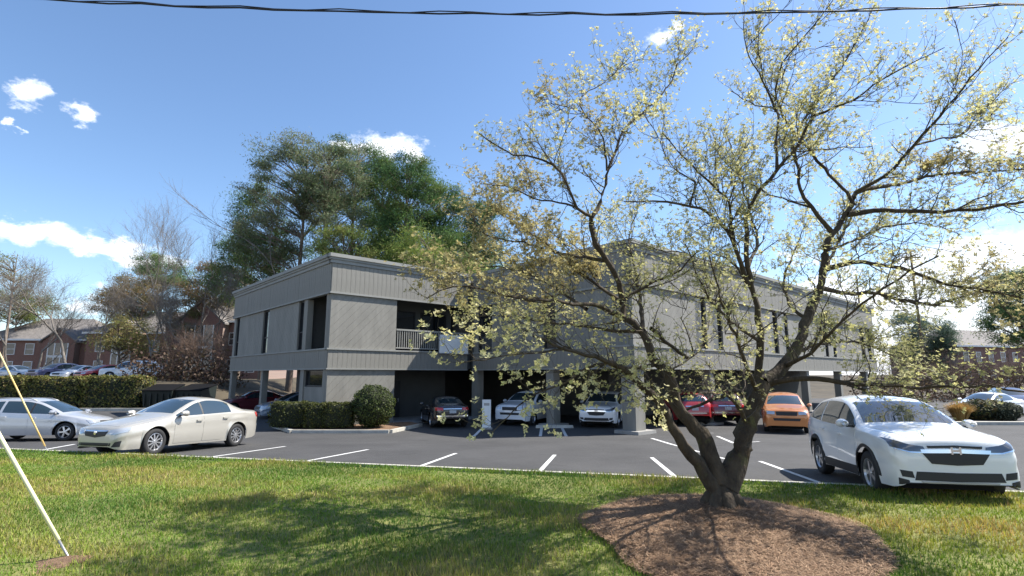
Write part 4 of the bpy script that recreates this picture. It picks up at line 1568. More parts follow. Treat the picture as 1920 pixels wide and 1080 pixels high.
    limb([(1226, 684, .25), (1177, 691, -.1), (1148, 678, -.4), (1100, 692, -.7), (1060, 716, -.9), (1005, 738, -1.1), (965, 767, -1.2), (940, 795, -1.25), (922, 812, -1.3)], .035, .005, .8, 2)
    limb([(1100, 692, -.7), (1120, 715, -.8), (1160, 722, -.9), (1195, 735, -1.0)], .012, .005, 1.2, 2)
    limb([(1060, 655, -1.3), (1000, 660, -1.5), (930, 670, -1.7), (860, 682, -1.9)], .015, .005, 1.4, 2)
    limb([(1226, 672, .25), (1260, 690, .6), (1300, 667, .9), (1319, 643, 1.1), (1330, 600, 1.3)], .03, .007, .8)
    limb([(1290, 672, .9), (1273, 660, .8), (1244, 636, .5), (1220, 615, .3)], .035, .03, .4)
    limb([(1300, 667, .9), (1292, 634, 1.0), (1278, 595, 1.0), (1290, 564, 1.1), (1250, 520, 1.2)], .013, .005, .7)
    limb([(1403, 800, .1), (1370, 745, -.3), (1340, 735, -.6), (1300, 745, -.9)], .04, .01, .6)
    limb([(1415, 755, .15), (1380, 735, .4), (1330, 752, .7), (1280, 772, 1.0)], .05, .02, .4)
    # limbs towards and away from the camera keep the crown round
    limb([(1420, 735, .2), (1400, 690, -.5), (1380, 630, -1.2), (1350, 560, -1.8), (1330, 480, -2.2)], .05, .008, .7)
    limb([(1541, 528, .65), (1560, 480, 1.4), (1590, 420, 2.1), (1620, 360, 2.7), (1660, 300, 3.2)], .04, .008, 1.)
    limb([(1206, 622, .3), (1200, 560, 1.2), (1190, 500, 1.9), (1180, 440, 2.5), (1200, 380, 3.0)], .045, .008, 1.1)
    limb([(1402, 500, -.05), (1420, 450, .7), (1400, 380, 1.5), (1380, 310, 2.1), (1360, 240, 2.6)], .035, .008, .9)
    limb([(1470, 688, .3), (1520, 660, -.4), (1580, 600, -1.0), (1660, 540, -1.6), (1760, 480, -2.0)], .04, .008, .9)

    trunks, mids, twigs = [], [], []
    tips = []           # (point, dir, tone)

    def grow(P0, d0, L_, r0, dens, tone, lvl):
        n = 6 if lvl == 1 else 4
        pts = [P0]
        d = d0 / np.linalg.norm(d0)
        for k in range(n):
            d = d + rng.normal(size=3) * .22 + np.array([0, 0, .10])
            d /= np.linalg.norm(d)
            pts.append(pts[-1] + d * L_ / n)
        pts = np.array(pts)
        r = r0 * np.linspace(1, .35, n + 1)
        (mids if lvl == 1 else twigs).append((pts, r))
        if lvl == 1:
            m_ = max(3, int(L_ / .085 * dens ** .5))
            for k in range(m_):
                t = rng.uniform(.18, 1.) * n
                i = min(n - 1, int(t))
                q = pts[i] + (pts[i + 1] - pts[i]) * (t - i)
                dd = (pts[i + 1] - pts[i])
                dd = dd / np.linalg.norm(dd) * .8 + rng.normal(size=3) * .65 + np.array([0, 0, .35])
                grow(q, dd, rng.uniform(.12, .38), max(.0028, r0 * .4), dens, tone, 2)
            tips.append((pts[-1], d, tone, dens))
        else:
            tips.append((pts[-1], d, tone, dens))
            if rng.random() < .45 * dens:
                tips.append((pts[2] + rng.normal(size=3) * .02, d, tone, dens))

    cen = np.array([TX + .1, TY + .2])
    for pts, r0, r1, dens, tone in list(LB):
        if dens <= 0 or tone == 2:
            continue
        C = catmull(pts, 4)
        L_ = np.linalg.norm(np.diff(C, axis=0), axis=1).sum()
        for _ in range(int(L_ * ((1.35 if r0 < .08 else .7) if dens < 1.6 else .5))):
            t = rng.uniform(.25 if r0 < .06 else .5, .95)
            i = min(len(C) - 2, int(t * (len(C) - 1)))
            tg = C[i + 1] - C[i]
            tg = tg / np.linalg.norm(tg)
            q = C[i]
            outw = np.array([q[0] - cen[0], q[1] - cen[1], 0])
            outw = outw / (np.linalg.norm(outw) + .5)
            d = tg * .8 + rng.normal(size=3) * np.array([.5, .6, .35]) + outw * .35
            ln = rng.uniform(.7, 1.5) * (1 if dens < 1.6 else .6)
            pp = [q]
            for k in range(4):
                d = d / np.linalg.norm(d) + rng.normal(size=3) * .2 + np.array([0, 0, .07])
                pp.append(pp[-1] + d / np.linalg.norm(d) * ln / 4)
            rr = max(.006, min(.018, (r0 + (r1 - r0) * t ** .62) * .5))
            LB.append((pp, rr, .004, dens * .75, tone))
    for pts, r0, r1, dens, tone in LB:
        C = catmull(pts, 7)
        n = len(C)
        t = np.linspace(0, 1, n)
        wob = rng.normal(size=(n, 3)) * (.010 if r0 < .1 else .012)
        wob[0] = wob[-1] = 0
        C = C + wob * np.minimum(1, t * 6)[:, None]
        r = r0 + (r1 - r0) * t ** .62
        r = .93 * r * (1 + .05 * np.sin(np.arange(n) * .9 + r0 * 40) + .015 * rng.normal(size=n))
        trunks.append((C, np.maximum(r, .004)))
        if dens <= 0:
            continue
        seglen = np.linalg.norm(np.diff(C, axis=0), axis=1)
        Ltot = seglen.sum()
        cum = np.concatenate([[0], np.cumsum(seglen)])
        step = .15 / dens ** .55
        s0 = Ltot * (.10 if r0 < .05 else .35)
        s_ = s0
        while s_ < Ltot:
            i = min(n - 2, int(np.searchsorted(cum, s_)) - 1)
            i = max(i, 0)
            q = C[i] + (C[i + 1] - C[i]) * ((s_ - cum[i]) / max(1e-6, seglen[i]))
            tg = C[i + 1] - C[i]
            tg = tg / np.linalg.norm(tg)
            outw = np.array([q[0] - cen[0], q[1] - cen[1], 0])
            outw = outw / (np.linalg.norm(outw) + .3)
            dd = tg * .75 + rng.normal(size=3) * .6 + outw * .3 + np.array([0, 0, .25 if tone != 2 else 0.])
            rad = r0 + (r1 - r0) * (s_ / Ltot) ** .8
            grow(q, dd, rng.uniform(.25, .8) * (.75 + .25 * (1 - s_ / Ltot)), min(.011, max(.0045, rad * .35)), dens, tone, 1)
            s_ += step * rng.uniform(.6, 1.4)
        tips.append((C[-1], C[-1] - C[-2], tone, dens))
    # root flare
    for k in range(7):
        a = 2 * math.pi * k / 7 + .3
        b0 = at(1356, 955, TY)
        P = [b0 + np.array([.02 * math.cos(a), .02 * math.sin(a), .42]), b0 + np.array([.14 * math.cos(a), .14 * math.sin(a), .16]), b0 + np.array([.27 * math.cos(a), .27 * math.sin(a), .01]), b0 + np.array([.46 * math.cos(a), .46 * math.sin(a), -.12])]
        trunks.append((catmull(P, 9), np.interp(np.linspace(0, 1, len(catmull(P, 9))), [0, .35, .7, 1], [.04, .12, .085, .02])))
    tubes_np('trunk', [s for s in trunks], m_bark, T, 14, rough=.085)
    tubes_np('branches', mids, m_twig, T, 5)['kind'] = 'stuff'
    tubes_np('twigs', twigs, m_twig, T, 3)['kind'] = 'stuff'
    # blossom: four bracts and a few small leaves at each tip
    P, Dn, tn = [], [], []
    for (p, d, tone, dens) in tips:
        k = 2 + (rng.random() < .5 * dens) + (rng.random() < .3 * dens)
        for _ in range(k):
            P.append(p + rng.normal(size=3) * .034)
            dd = d / (np.linalg.norm(d) + 1e-9) + np.array([0, 0, .6]) + rng.normal(size=3) * .4
            Dn.append(dd / np.linalg.norm(dd))
            tn.append(tone)
    P, Dn, tn = np.array(P), np.array(Dn), np.array(tn)
    n = len(P)
    size = rng.uniform(.015, .034, n) * np.where(tn == 2, 1.35, 1.) * np.where(tn == 1, 1.08, 1.)
    pal0 = mixcol(n, [(.55, .51, .22), (.46, .45, .18), (.62, .58, .32), (.40, .39, .15)], .15)
    pal1 = mixcol(n, [(.42, .375, .165), (.47, .42, .20), (.33, .29, .13), (.36, .29, .13)], .18)
    pal2 = mixcol(n, [(.72, .66, .34), (.76, .71, .42), (.58, .55, .22)], .12)
    colr = np.where((tn == 1)[:, None], pal1, np.where((tn == 2)[:, None], pal2, pal0))
    a = np.cross(Dn, unit_rand(n))
    a /= np.linalg.norm(a, axis=1, keepdims=True)
    b = np.cross(Dn, a)
    Vs, Fs, Cs = [], [], []
    base = 0
    for k in range(4):
        w = k * math.pi / 2
        u = math.cos(w) * a + math.sin(w) * b
        v = -math.sin(w) * a + math.cos(w) * b
        s1 = size[:, None]
        cup = rng.uniform(.1, .9, (n, 1))
        p0 = P
        p1 = P + u * s1 * .6 + v * s1 * .42 + Dn * s1 * .3 * cup
        p2 = P + u * s1 * 1.15 + Dn * s1 * .8 * cup
        p3 = P + u * s1 * .6 - v * s1 * .42 + Dn * s1 * .3 * cup
        Vs.append(np.stack([p0, p1, p2, p3], 1).reshape(-1, 3))
        Fs.append(np.arange(n * 4).reshape(n, 4) + base)
        base += n * 4
        Cs.append(np.repeat(colr * rng.uniform(.85, 1.15, (n, 1)), 4, axis=0))
    np_mesh('crown', np.concatenate(Vs), np.concatenate(Fs), m_bract, T, np.concatenate(Cs))
    open('/tmp/dogwood_count', 'w').write('%d %d %d' % (len(LB), len(tips), n)) if False else None
    # mulch ring
    cx, cy = 2.66, 6.98
    NR, NA = 16, 56
    mb = MB()
    mb.v.append((cx, cy, float(lawnz(np.array(cx), np.array(cy))) + .10))
    for i in range(1, NR + 1):
        for k in range(NA):
            a = 2 * math.pi * k / NA
            rr = (i / NR) * (1.70 + .12 * math.sin(3 * a + .5) + .07 * math.sin(7 * a) + .05 * math.sin(13 * a + 1))
            x_, y_ = cx + rr * 1.0 * math.cos(a), cy + rr * .98 * math.sin(a)
            t = i / NR
            mb.v.append((x_, y_, float(lawnz(np.array(x_), np.array(y_))) + .08 * (1 - t ** 3) - .02 * (t > .98) + random.uniform(-.012, .012) + .02))
    for k in range(NA):
        mb.f.append((0, 1 + k, 1 + (k + 1) % NA))
    for i in range(NR - 1):
        for k in range(NA):
            a0 = 1 + i * NA + k
            a1 = 1 + i * NA + (k + 1) % NA
            mb.f.append((a0, a0 + NA, a1 + NA, a1))
    mo = mb.build('mulch_ring', m_mulch, None, True)
    struct(mo)
    n = 48000
    rr = np.sqrt(rng.random(n)) * 1.76
    a = rng.random(n) * 2 * np.pi
    rr *= 1 + .06 * np.sin(3 * a + .5) + .035 * np.sin(7 * a)
    X, Y = cx + rr * np.cos(a), cy + rr * np.sin(a) * .98
    Z = lawnz(X, Y) + .08 * (1 - np.minimum(1, rr / 1.76) ** 3) + .03 + rng.random(n) * .015
    th = rng.random(n) * np.pi
    ln = rng.uniform(.03, .12, n)
    d = np.stack([np.cos(th), np.sin(th), rng.normal(size=n) * .2], 1) * ln[:, None] * .5
    sd = np.stack([-np.sin(th), np.cos(th), np.zeros(n)], 1) * rng.uniform(.0015, .0035, n)[:, None]
    P = np.stack([X, Y, Z], 1)
    V = np.stack([P - d - sd, P + d - sd, P + d + sd, P - d + sd], 1).reshape(-1, 3)
    C = np.repeat(mixcol(n, [(.27, .165, .092), (.21, .12, .066), (.36, .24, .145), (.15, .085, .046)], .2), 4, axis=0)
    so = np_mesh('pine_straw', V, np.arange(4 * n).reshape(n, 4), m_straw, None, C)
    tag(so, 'brown pine straw mulch spread under the dogwood', 'mulch', kind='stuff')
    return np.array([cx, cy])


MC = dogwood()


def pine(name, label, px_, Y, top_px, crown, cols, zbase=None, n_clump=110, per=260, trunk_px=None, group='tall trees behind the building', start=.3, seed=1, needle=.34, dead=.25, clump_r=1.):
    """pine: crown = list of (dx, dz, rx, rz) lobes as fractions in metres from the trunk top"""
    r_ = np.random.default_rng(seed)
    topz = at(px_, top_px, Y)[2]
    x0 = at(px_, 600, Y)[0]
    zb_ = float(terrain(np.array(x0), np.array(Y))) if zbase is None else zbase
    T = thing(name, label, 'tree', (x0, Y, zb_), 0, group)
    H_ = topz - zb_
    lean = r_.normal(size=2) * .02 * H_
    tp = np.array([[lean[0] * t ** 2 + .12 * math.sin(5 * t + seed), lean[1] * t ** 2, H_ * .97 * t - .1] for t in np.linspace(0, 1, 14)])
    segs = [(tp, np.linspace(.012 * H_ + .05, .04, 14))]
    VP, VC = [], []
    cols = np.array(cols)
    for (dx, dz, rx, rz, cnt) in crown:
        cz = H_ + dz
        for k in range(int(cnt * 1.35)):
            d = r_.normal(size=3)
            d /= np.linalg.norm(d)
            rad = r_.uniform(.35, 1.) ** .6
            c_ = np.array([dx + d[0] * rx * rad, d[1] * rx * .8 * rad, cz + d[2] * rz * rad])
            # limb to the clump
            tt = max(.15, min(.97, (c_[2] - abs(c_[0]) * .25) / H_))
            i = tt * 13
            a = tp[int(i)]
            mid = (a + c_) / 2 + np.array([0, 0, .12 * np.linalg.norm(c_ - a)]) * r_.uniform(-.3, 1)
            segs.append((catmull([a, mid, c_], .8), None))
            n = per
            q = r_.normal(size=(n, 3))
            q *= np.array([.66, .66, .36]) * r_.uniform(.6, 1.2) * clump_r
            q[:, 2] += .12 * np.abs(q[:, 0])
            VP.append(q + c_)
            w = r_.integers(0, len(cols))
            VC.append(np.clip(2.3 * cols[w] * r_.uniform(.75, 1.25, (n, 1)) * (1 + .08 * r_.normal(size=(n, 3))), .004, 1))
    segs = [(P, r if r is not None else np.linspace(.07, .02, len(P))) for P, r in segs]
    tubes_np('trunk', segs, m_pbark, T, 5)
    P, C = np.concatenate(VP), np.concatenate(VC)
    V, F_, C4 = leaf_quads(P, needle * rng.uniform(.6, 1.3, len(P)), C, .20)
    np_mesh('crown', V, F_, m_needle, T, C4)
    return T


PG = [(.045, .075, .028), (.06, .095, .03), (.03, .055, .022), (.085, .11, .04)]
PGB = [(.030, .058, .020), (.042, .072, .022), (.022, .042, .016), (.062, .085, .024)]
PGY = [(.078, .09, .048), (.092, .10, .056), (.06, .075, .038), (.045, .065, .032)]
pine('pine_tree', 'tall grey green pine left of the building corner, with pale trunk', 552, 58, 262, [(-1.5, -5, 5.2, 5.5, 60), (-3.6, -12, 3.6, 4.0, 26), (2.0, -7, 3.0, 4, 22)], PGY, seed=11)
pine('pine_tree', 'slender tall pine with bare pale trunk above the building corner', 597, 55, 255, [(0.5, -4.5, 3.4, 4.8, 40), (1.6, -10, 3, 3.4, 16)], PGY, seed=12)
pine('pine_tree', 'broad tall pine in the middle of the group, crown touching the cloud', 650, 60, 268, [(0, -4.5, 3.8, 4.5, 42), (1, -11, 3.6, 4, 22)], PG, seed=13)
pine('pine_tree', 'dark narrow pine between the pale pines and the dense green pine', 706, 62, 292, [(0, -4, 2.6, 4.2, 34), (0, -11, 2.8, 5, 26)], PGB, seed=14)
pine('pine_tree', 'dense bright green pine rising behind the flat roof', 765, 56, 292, [(0, -4.5, 3.9, 4.5, 60), (.6, -10.5, 5, 4.8, 70)], PGB, seed=15)
pine('pine_tree', 'dense green pine at the right of the group behind the roof', 822, 58, 335, [(0, -4, 2.9, 4, 44), (.4, -10, 3.6, 4.4, 50)], PGB, seed=16)
pine('pine_tree', 'dark low pine filling the gap at the left foot of the group', 498, 62, 345, [(-1.5, -4.5, 3.6, 4.5, 34), (-2.5, -10, 4.2, 3.4, 26), (1.5, -9, 3.5, 4, 22)], PG, seed=17)
pine('pine_tree', 'dark pine behind the left end of the flat roof', 455, 66, 420, [(-.8, -3, 2.4, 2.6, 16), (-1, -7.5, 4, 3, 26)], PG, seed=18)
pine('pine_tree', 'yellow green young pine just above the roof edge', 640, 52, 420, [(0, -3, 3.2, 3, 34), (.5, -7, 3.6, 3, 30)], [(.075, .095, .024), (.055, .075, .022), (.09, .10, .03)], seed=19)
pine('pine_tree', 'yellow green pine above the right part of the left roof', 800, 51, 430, [(-1, -3, 3.2, 3, 36), (2.5, -5, 3.0, 3, 30)], [(.07, .10, .022), (.055, .08, .02), (.10, .12, .03)], seed=20)
pine('pine_tree', 'dark green pine partly hidden behind the left dogwood blossom', 905, 60, 372, [(0, -4, 3.2, 4, 40), (0, -10, 3.6, 4, 40)], PGB, seed=21)
# left background
pine('pine_tree', 'round topped dark pine above the brick apartments', 293, 82, 476, [(0, -3.2, 4.6, 3.0, 46), (-3, -8, 4, 3, 26)], PG, seed=22, group='trees among the apartments')
pine('pine_tree', 'rusty leaved tree left of the round topped pine', 262, 79, 512, [(-1, -3.4, 4.4, 3.2, 40), (-4, -5, 3, 2.6, 20)], [(.11, .08, .03), (.13, .085, .03), (.08, .07, .03), (.06, .05, .025)], seed=23, group='trees among the apartments')
pine('pine_tree', 'olive green tree at the far left edge above the apartments', 28, 80, 545, [(0, -2.6, 5.4, 2.8, 46)], [(.085, .085, .03), (.11, .10, .04), (.06, .075, .025)], seed=24, group='trees among the apartments')
pine('pine_tree', 'thin green tree touching the upper left cloud bank', 14, 74, 468, [(0, -3, 4.0, 2.4, 24)], [(.09, .10, .045), (.12, .11, .06)], seed=25, group='trees among the apartments', per=80)
pine('pine_tree', 'yellow green small tree in front of the apartments', 232, 66, 590, [(0, -2.4, 3.8, 2.4, 44), (3, -3.4, 2.6, 2, 18)], [(.14, .13, .045), (.11, .11, .04), (.17, .14, .055)], seed=26, group='trees among the apartments', per=90)
pine('pine_tree', 'brown green tree behind the left end of the building', 396, 70, 492, [(0, -3.4, 4.2, 3.2, 44), (-3, -7, 3, 3, 20)], [(.10, .085, .04), (.07, .07, .03), (.13, .09, .05)], seed=27, group='trees among the apartments')
# right background
pine('pine_tree', 'slate green distant pine left of the right hand pole', 1705, 92, 585, [(0, -3, 3.0, 3.2, 34), (0, -7, 3.2, 3, 26)], [(.055, .08, .06), (.04, .06, .045), (.07, .09, .06)], seed=31, group='distant pines at right')
pine('pine_tree', 'slate green distant pine right of the right hand pole', 1762, 90, 597, [(0, -2.6, 2.6, 2.6, 26), (0, -6, 2.8, 2.6, 22)], [(.055, .08, .055), (.045, .065, .045)], seed=32, group='distant pines at right')
pine('pine_tree', 'dark green pine cut by the right edge of the picture', 1918, 60, 500, [(0, -3, 3.2, 3, 40), (-1, -6.5, 3.2, 2.6, 30)], PG, seed=33, group='distant pines at right')


def bare_tree(name, label, px_, Y, top_px, spread, seed, levels=5, group='bare trees', col=None, stems=1, zbase=None, r0=.16):
    r_ = np.random.default_rng(seed)
    x0 = at(px_, 600, Y)[0]
    zb_ = float(terrain(np.array(x0), np.array(Y))) if zbase is None else zbase
    H_ = at(px_, top_px, Y)[2] - zb_
    T = thing(name, label, 'tree', (x0, Y, zb_), 0, group)
    big, fine = [], []

    def br(p, d, L_, r, lvl):
        n = 4
        pts = [p]
        for k in range(n):
            d = d + r_.normal(size=3) * .13 + np.array([0, 0, .06])
            d /= np.linalg.norm(d)
            pts.append(pts[-1] + d * L_ / n)
        pts = np.array(pts)
        (big if lvl < 2 else fine).append((pts, r * np.linspace(1, .55, n + 1)))
        if lvl >= levels:
            return
        k = 2 + (r_.random() < .7) + (lvl >= 2)
        for j in range(k):
            q = pts[-1] if j < 2 else pts[r_.integers(1, n)]
            dd = d + r_.normal(size=3) * spread * np.array([1, 1, .5])
            dd /= np.linalg.norm(dd)
            br(q, dd, L_ * r_.uniform(.62, .84), r * (.62 if j < 2 else .45), lvl + 1)
    for s_ in range(stems):
        d = np.array([r_.normal() * .12 * (stems > 1) * 2, r_.normal() * .1, 1.])
        br(np.array([r_.normal() * .3 * (stems > 1), r_.normal() * .2 * (stems > 1), -.1]), d / np.linalg.norm(d), H_ * .28, r0, 0)
    tubes_np('trunk', big, m_gbark if col is None else col, T, 6)
    tubes_np('crown', fine, m_gbark if col is None else col, T, 3)
    return T


bare_tree('bare_tree', 'grey bare tree with wide crown in front of the apartments', 138, 60, 440, .62, 41, 7, r0=.2)
bare_tree('bare_tree', 'bare tree at the far left under the thin green tree', 40, 64, 480, .55, 42, 7)
bare_tree('bare_tree', 'tall thin bare tree left of the pine group', 325, 66, 375, .3, 143, 7)
bare_tree('bare_tree', 'slim bare tree just right of the tall thin bare tree', 362, 64, 395, .34, 44, 7)
bare_tree('bare_tree', 'bare tree leaning against the left end of the building', 408, 60, 440, .42, 45, 7)
bare_tree('bare_tree', 'bare tree top above the highest pine', 582, 57, 238, .26, 46, 5)
bare_tree('bare_tree', 'low bare tree before the tall gabled apartment block', 300, 58, 520, .55, 47, 7)
bare_tree('bare_tree', 'bare tree between the two left apartment blocks', 85, 62, 520, .5, 48, 6)
bare_tree('bare_tree', 'bare tree in front of the middle apartment block', 195, 63, 500, .5, 49, 6)
bare_tree('bare_tree', 'bare tree right of the rusty leaved tree', 345, 57, 500, .5, 50, 6)
m_brush = M('brush_twigs', (.13, .085, .06), .9, var=.3, scale=2)
for i, (px_, Y, tp_, lab) in enumerate(((345, 50, 600, 'brown twiggy thicket left of the dumpsters'), (385, 48, 585, 'brown twiggy thicket behind the dumpsters'), (425, 50, 600, 'brown twiggy thicket at the left corner of the building'),
                                        (1670, 58, 640, 'brown thicket right of the far end of the building'), (1722, 60, 650, 'brown thicket below the distant pines'), (1775, 56, 660, 'brown thicket left of the right brick house'),
                                        (1830, 52, 650, 'dark thicket in front of the right brick house'), (1885, 50, 645, 'dark thicket near the right edge'), (1925, 48, 640, 'dark thicket cut by the right edge'))):
    bare_tree('thicket', lab, px_, Y, tp_, .6, 60 + i, 5, 'brown thickets', m_brush, 5, r0=.06)
# dead leaves and ivy in the thickets: reads as one mass
n = 9000
X = np.concatenate([rng.uniform(-34, -25, n // 3), rng.uniform(36, 62, n - n // 3)])
Yy = np.concatenate([rng.uniform(46, 52, n // 3), rng.uniform(50, 60, n - n // 3)])
Z = terrain(X, Yy) + np.abs(rng.normal(size=n)) * 1.5
V, F_, C4 = leaf_quads(np.stack([X, Yy, Z], 1), rng.uniform(.15, .4, n), mixcol(n, [(.10, .06, .04), (.14, .09, .06), (.07, .06, .03), (.12, .08, .06)], .25))
o = np_mesh('undergrowth', V, F_, m_leaf, None, C4)
tag(o, 'brown undergrowth at the foot of the thickets', 'undergrowth', kind='stuff')


# ------------------------------------------------------------------ houses
def house(name, label, x, y, z, rz, w, d, eave, ridge, brick, wins, gable=None, group=None):
    T = thing(name, label, 'building', (x, y, z), rz, group)
    MB().box(0, w, 0, d, -2.5, eave).build('wall', brick, T)
    ov = .45
    rf = MB()
    h = d / 2
    rf.v = [(-ov, -ov, eave + .002), (w + ov, -ov, eave + .002), (w + ov, d + ov, eave + .002), (-ov, d + ov, eave + .002), (h * .9, h, ridge), (w - h * .9, h, ridge)]
    rf.f = [(0, 3, 2, 1), (0, 1, 5, 4), (1, 2, 5), (2, 3, 4, 5), (3, 0, 4)]
    roof = rf.build('roof', m_shingle, T)
    MB().box(-ov, w + ov, -ov - .03, -ov + .0, eave - .22, eave + .04).build('gutter', m_white, roof)
    for (wx, wz, ww, wh) in wins:
        wo = MB().box(wx, wx + ww, -.03, .02, wz, wz + wh).build('window', m_glass, T)
        fr_ = MB().box(wx - .08, wx, -.07, .02, wz - .08, wz + wh + .08).box(wx + ww, wx + ww + .08, -.07, .02, wz - .08, wz + wh + .08)
        fr_.box(wx, wx + ww, -.068, .02, wz + wh, wz + wh + .08).box(wx, wx + ww, -.068, .02, wz - .08, wz).box(wx, wx + ww, -.05, -.03, wz + wh * .5 - .03, wz + wh * .5 + .03)
        fr_.build('frame', m_white, wo)
    if gable:
        for (gx, gw, gh) in gable:
            g_ = MB()
            g_.box(gx, gx + gw, -1.2, -.001, -2.5, eave - .3)
            n0 = len(g_.v)
            g_.v += [(gx, -1.2, eave - .298), (gx + gw, -1.2, eave - .298), (gx + gw / 2, -1.2, eave + gh)]
            g_.f.append((n0, n0 + 1, n0 + 2))
            bay = g_.build('gabled_bay', brick, T)
            q = MB()
            yb = d * .4
            for s_ in (-1, 1):
                n0 = len(q.v)
                xe, xm = gx + gw / 2 + s_ * (gw / 2 + .35), gx + gw / 2
                q.v += [(xe, -1.5, eave - .55), (xm, -1.5, eave + gh + .05), (xm, yb, eave + gh + .05), (xe, yb, eave - .55),
                        (xe, -1.5, eave - .35), (xm, -1.5, eave + gh + .25), (xm, yb, eave + gh + .25), (xe, yb, eave - .35)]
                q.f += [tuple(n0 + i for i in f_) for f_ in ((0, 3, 2, 1), (4, 5, 6, 7), (0, 1, 5, 4), (1, 2, 6, 5), (2, 3, 7, 6), (3, 0, 4, 7))]
            q.build('gable_roof', m_shingle, bay)
            wo = MB().box(gx + gw * .2, gx + gw * .8, -1.24, -1.19, 1.0, eave - .6).build('window', m_glass, bay)
            fr_ = MB()
            for t in (.2, .4, .6, .8):
                fr_.box(gx + gw * t - .07, gx + gw * t + .07, -1.28, -1.242, 1.0, eave - .6)
            fr_.box(gx + gw * .2, gx + gw * .8, -1.275, -1.242, (eave + .2) / 2, (eave + .2) / 2 + .3)
            fr_.build('frame', m_white, wo)
    return T


def wins(w, rows, step, ww=1.1, wh=1.5, skip=()):
    return [(1.4 + k * step, z_, ww, wh) for z_ in rows for k in range(int((w - 2) / step)) if k not in skip]


house('apartment_block', 'brick apartment block with hip roof at the far left', -78, 78, 1.6, R(6), 17, 11, 5.6, 9.2, m_brick, wins(17, (.8, 3.4), 2.6, skip=(3, 4)), gable=[(9.6, 4.4, 1.4)], group='brick apartments on the left')
house('apartment_block', 'brick apartment block behind the wide bare tree', -60.5, 76, 1.6, R(3), 15, 11, 6.4, 10.0, m_brick, wins(15, (.8, 3.7), 2.5, skip=(1, 2)), gable=[(3.6, 4.2, 1.5)], group='brick apartments on the left')
house('apartment_block', 'taller gabled brick apartment block next to the office building', -46.2, 71, 1.6, R(-6), 15, 11, 7.4, 11.4, m_brick2, wins(15, (.8, 4.3), 2.6, skip=(0, 1, 2)), gable=[(2.6, 6.4, 2.4)], group='brick apartments on the left')
house('brick_house', 'brown brick house with hip roof at the right edge', 73, 88, .6, R(14), 22, 12, 6.2, 9.4, m_brick2, wins(22, (.6, 3.6), 2.7, .9, 1.5))

# ------------------------------------------------------------------ right hand verge
c = at(1800, 777, 29.)
T = thing('ornamental_grass', 'tan clump of ornamental grass behind the white SUV', 'plant', (c[0], c[1], BZ))
n = 1600
th = rng.random(n) * 2 * np.pi
lean = rng.random(n) ** .7
h_ = rng.uniform(.8, 1.25, n) * (1 - .25 * lean)
b0 = np.stack([np.cos(th) * .22 * rng.random(n), np.sin(th) * .22 * rng.random(n), np.zeros(n)], 1)
t1 = b0 + np.stack([np.cos(th) * .65 * lean, np.sin(th) * .65 * lean, h_], 1)
mid = (b0 + t1) / 2 + np.array([0, 0, .18])
sd = np.stack([-np.sin(th), np.cos(th), np.zeros(n)], 1) * .012
V = np.stack([b0 - sd, b0 + sd, mid + sd, mid - sd], 1).reshape(-1, 3)
V2 = np.stack([mid - sd, mid + sd, t1 + sd * .2, t1 - sd * .2], 1).reshape(-1, 3)
C = np.repeat(mixcol(n, [(.42, .27, .09), (.50, .34, .13), (.34, .2, .06)], .15), 4, axis=0)
np_mesh('blades', np.concatenate([V, V2]), np.arange(8 * n).reshape(-1, 4), m_leaf, T, np.concatenate([C, C]))
vk = MB().box(17.5, 40, 27.6, 28.0, BZ, BZ + .16).build('verge_kerb', m_kerb)
struct(vk)
for i, (px_, tp_, lab) in enumerate(((1842, 0, 'low shrub beside the white sedan at right'), (1700, 0, 'low olive shrub behind the white SUV roof'), (1650, 0, 'low olive shrub left of the white SUV roof'))):
    Yv = (31.0, 38, 40)[i]
    c = at(px_, 760, Yv)
    bush('low_shrub', lab, 'shrub', (c[0], c[1], BZ + .55), (1.3, .8, .6), 1500, OLV, .14)
c = at(1885, 770, 30.5)
bush('low_shrub', 'grey green shrub at the right edge behind the kerb', 'shrub', (c[0], c[1], BZ + .5), (.8, .6, .55), 1200, [(.10, .11, .07), (.07, .08, .05)], .12)


def pole(name, label, x, y, h, r, zb_, cat='pole', arm=True):
    T = thing(name, label, cat, (x, y, zb_))
    MB().tube([(0, 0, -.1), (0, 0, h * .5), (0, 0, h)], [r, r * .85, r * .68], 12).build('shaft', m_wood, T, True)
    if arm:
        MB().box(-1.1, 1.1, -.06, .06, h - .9, h - .76).build('crossarm', m_wood, T)
        for xx in (-1., -.5, .5, 1.):
            MB().lathe([(.001, .18), (.04, .16), (.05, .08), (.035, 0)], 10, 'z', (xx, 0, h - .76)).build('insulator', m_metal, T)
    return T


c = at(1735, 700, 60)
pole('utility_pole', 'dark slender pole in front of the distant pines', c[0], 60, 16.5, .17, -.3)
c = at(1625, 700, 48)
pole('utility_pole', 'thin pole in front of the far end of the building', c[0], 48, 11.5, .11, -.5, arm=False)

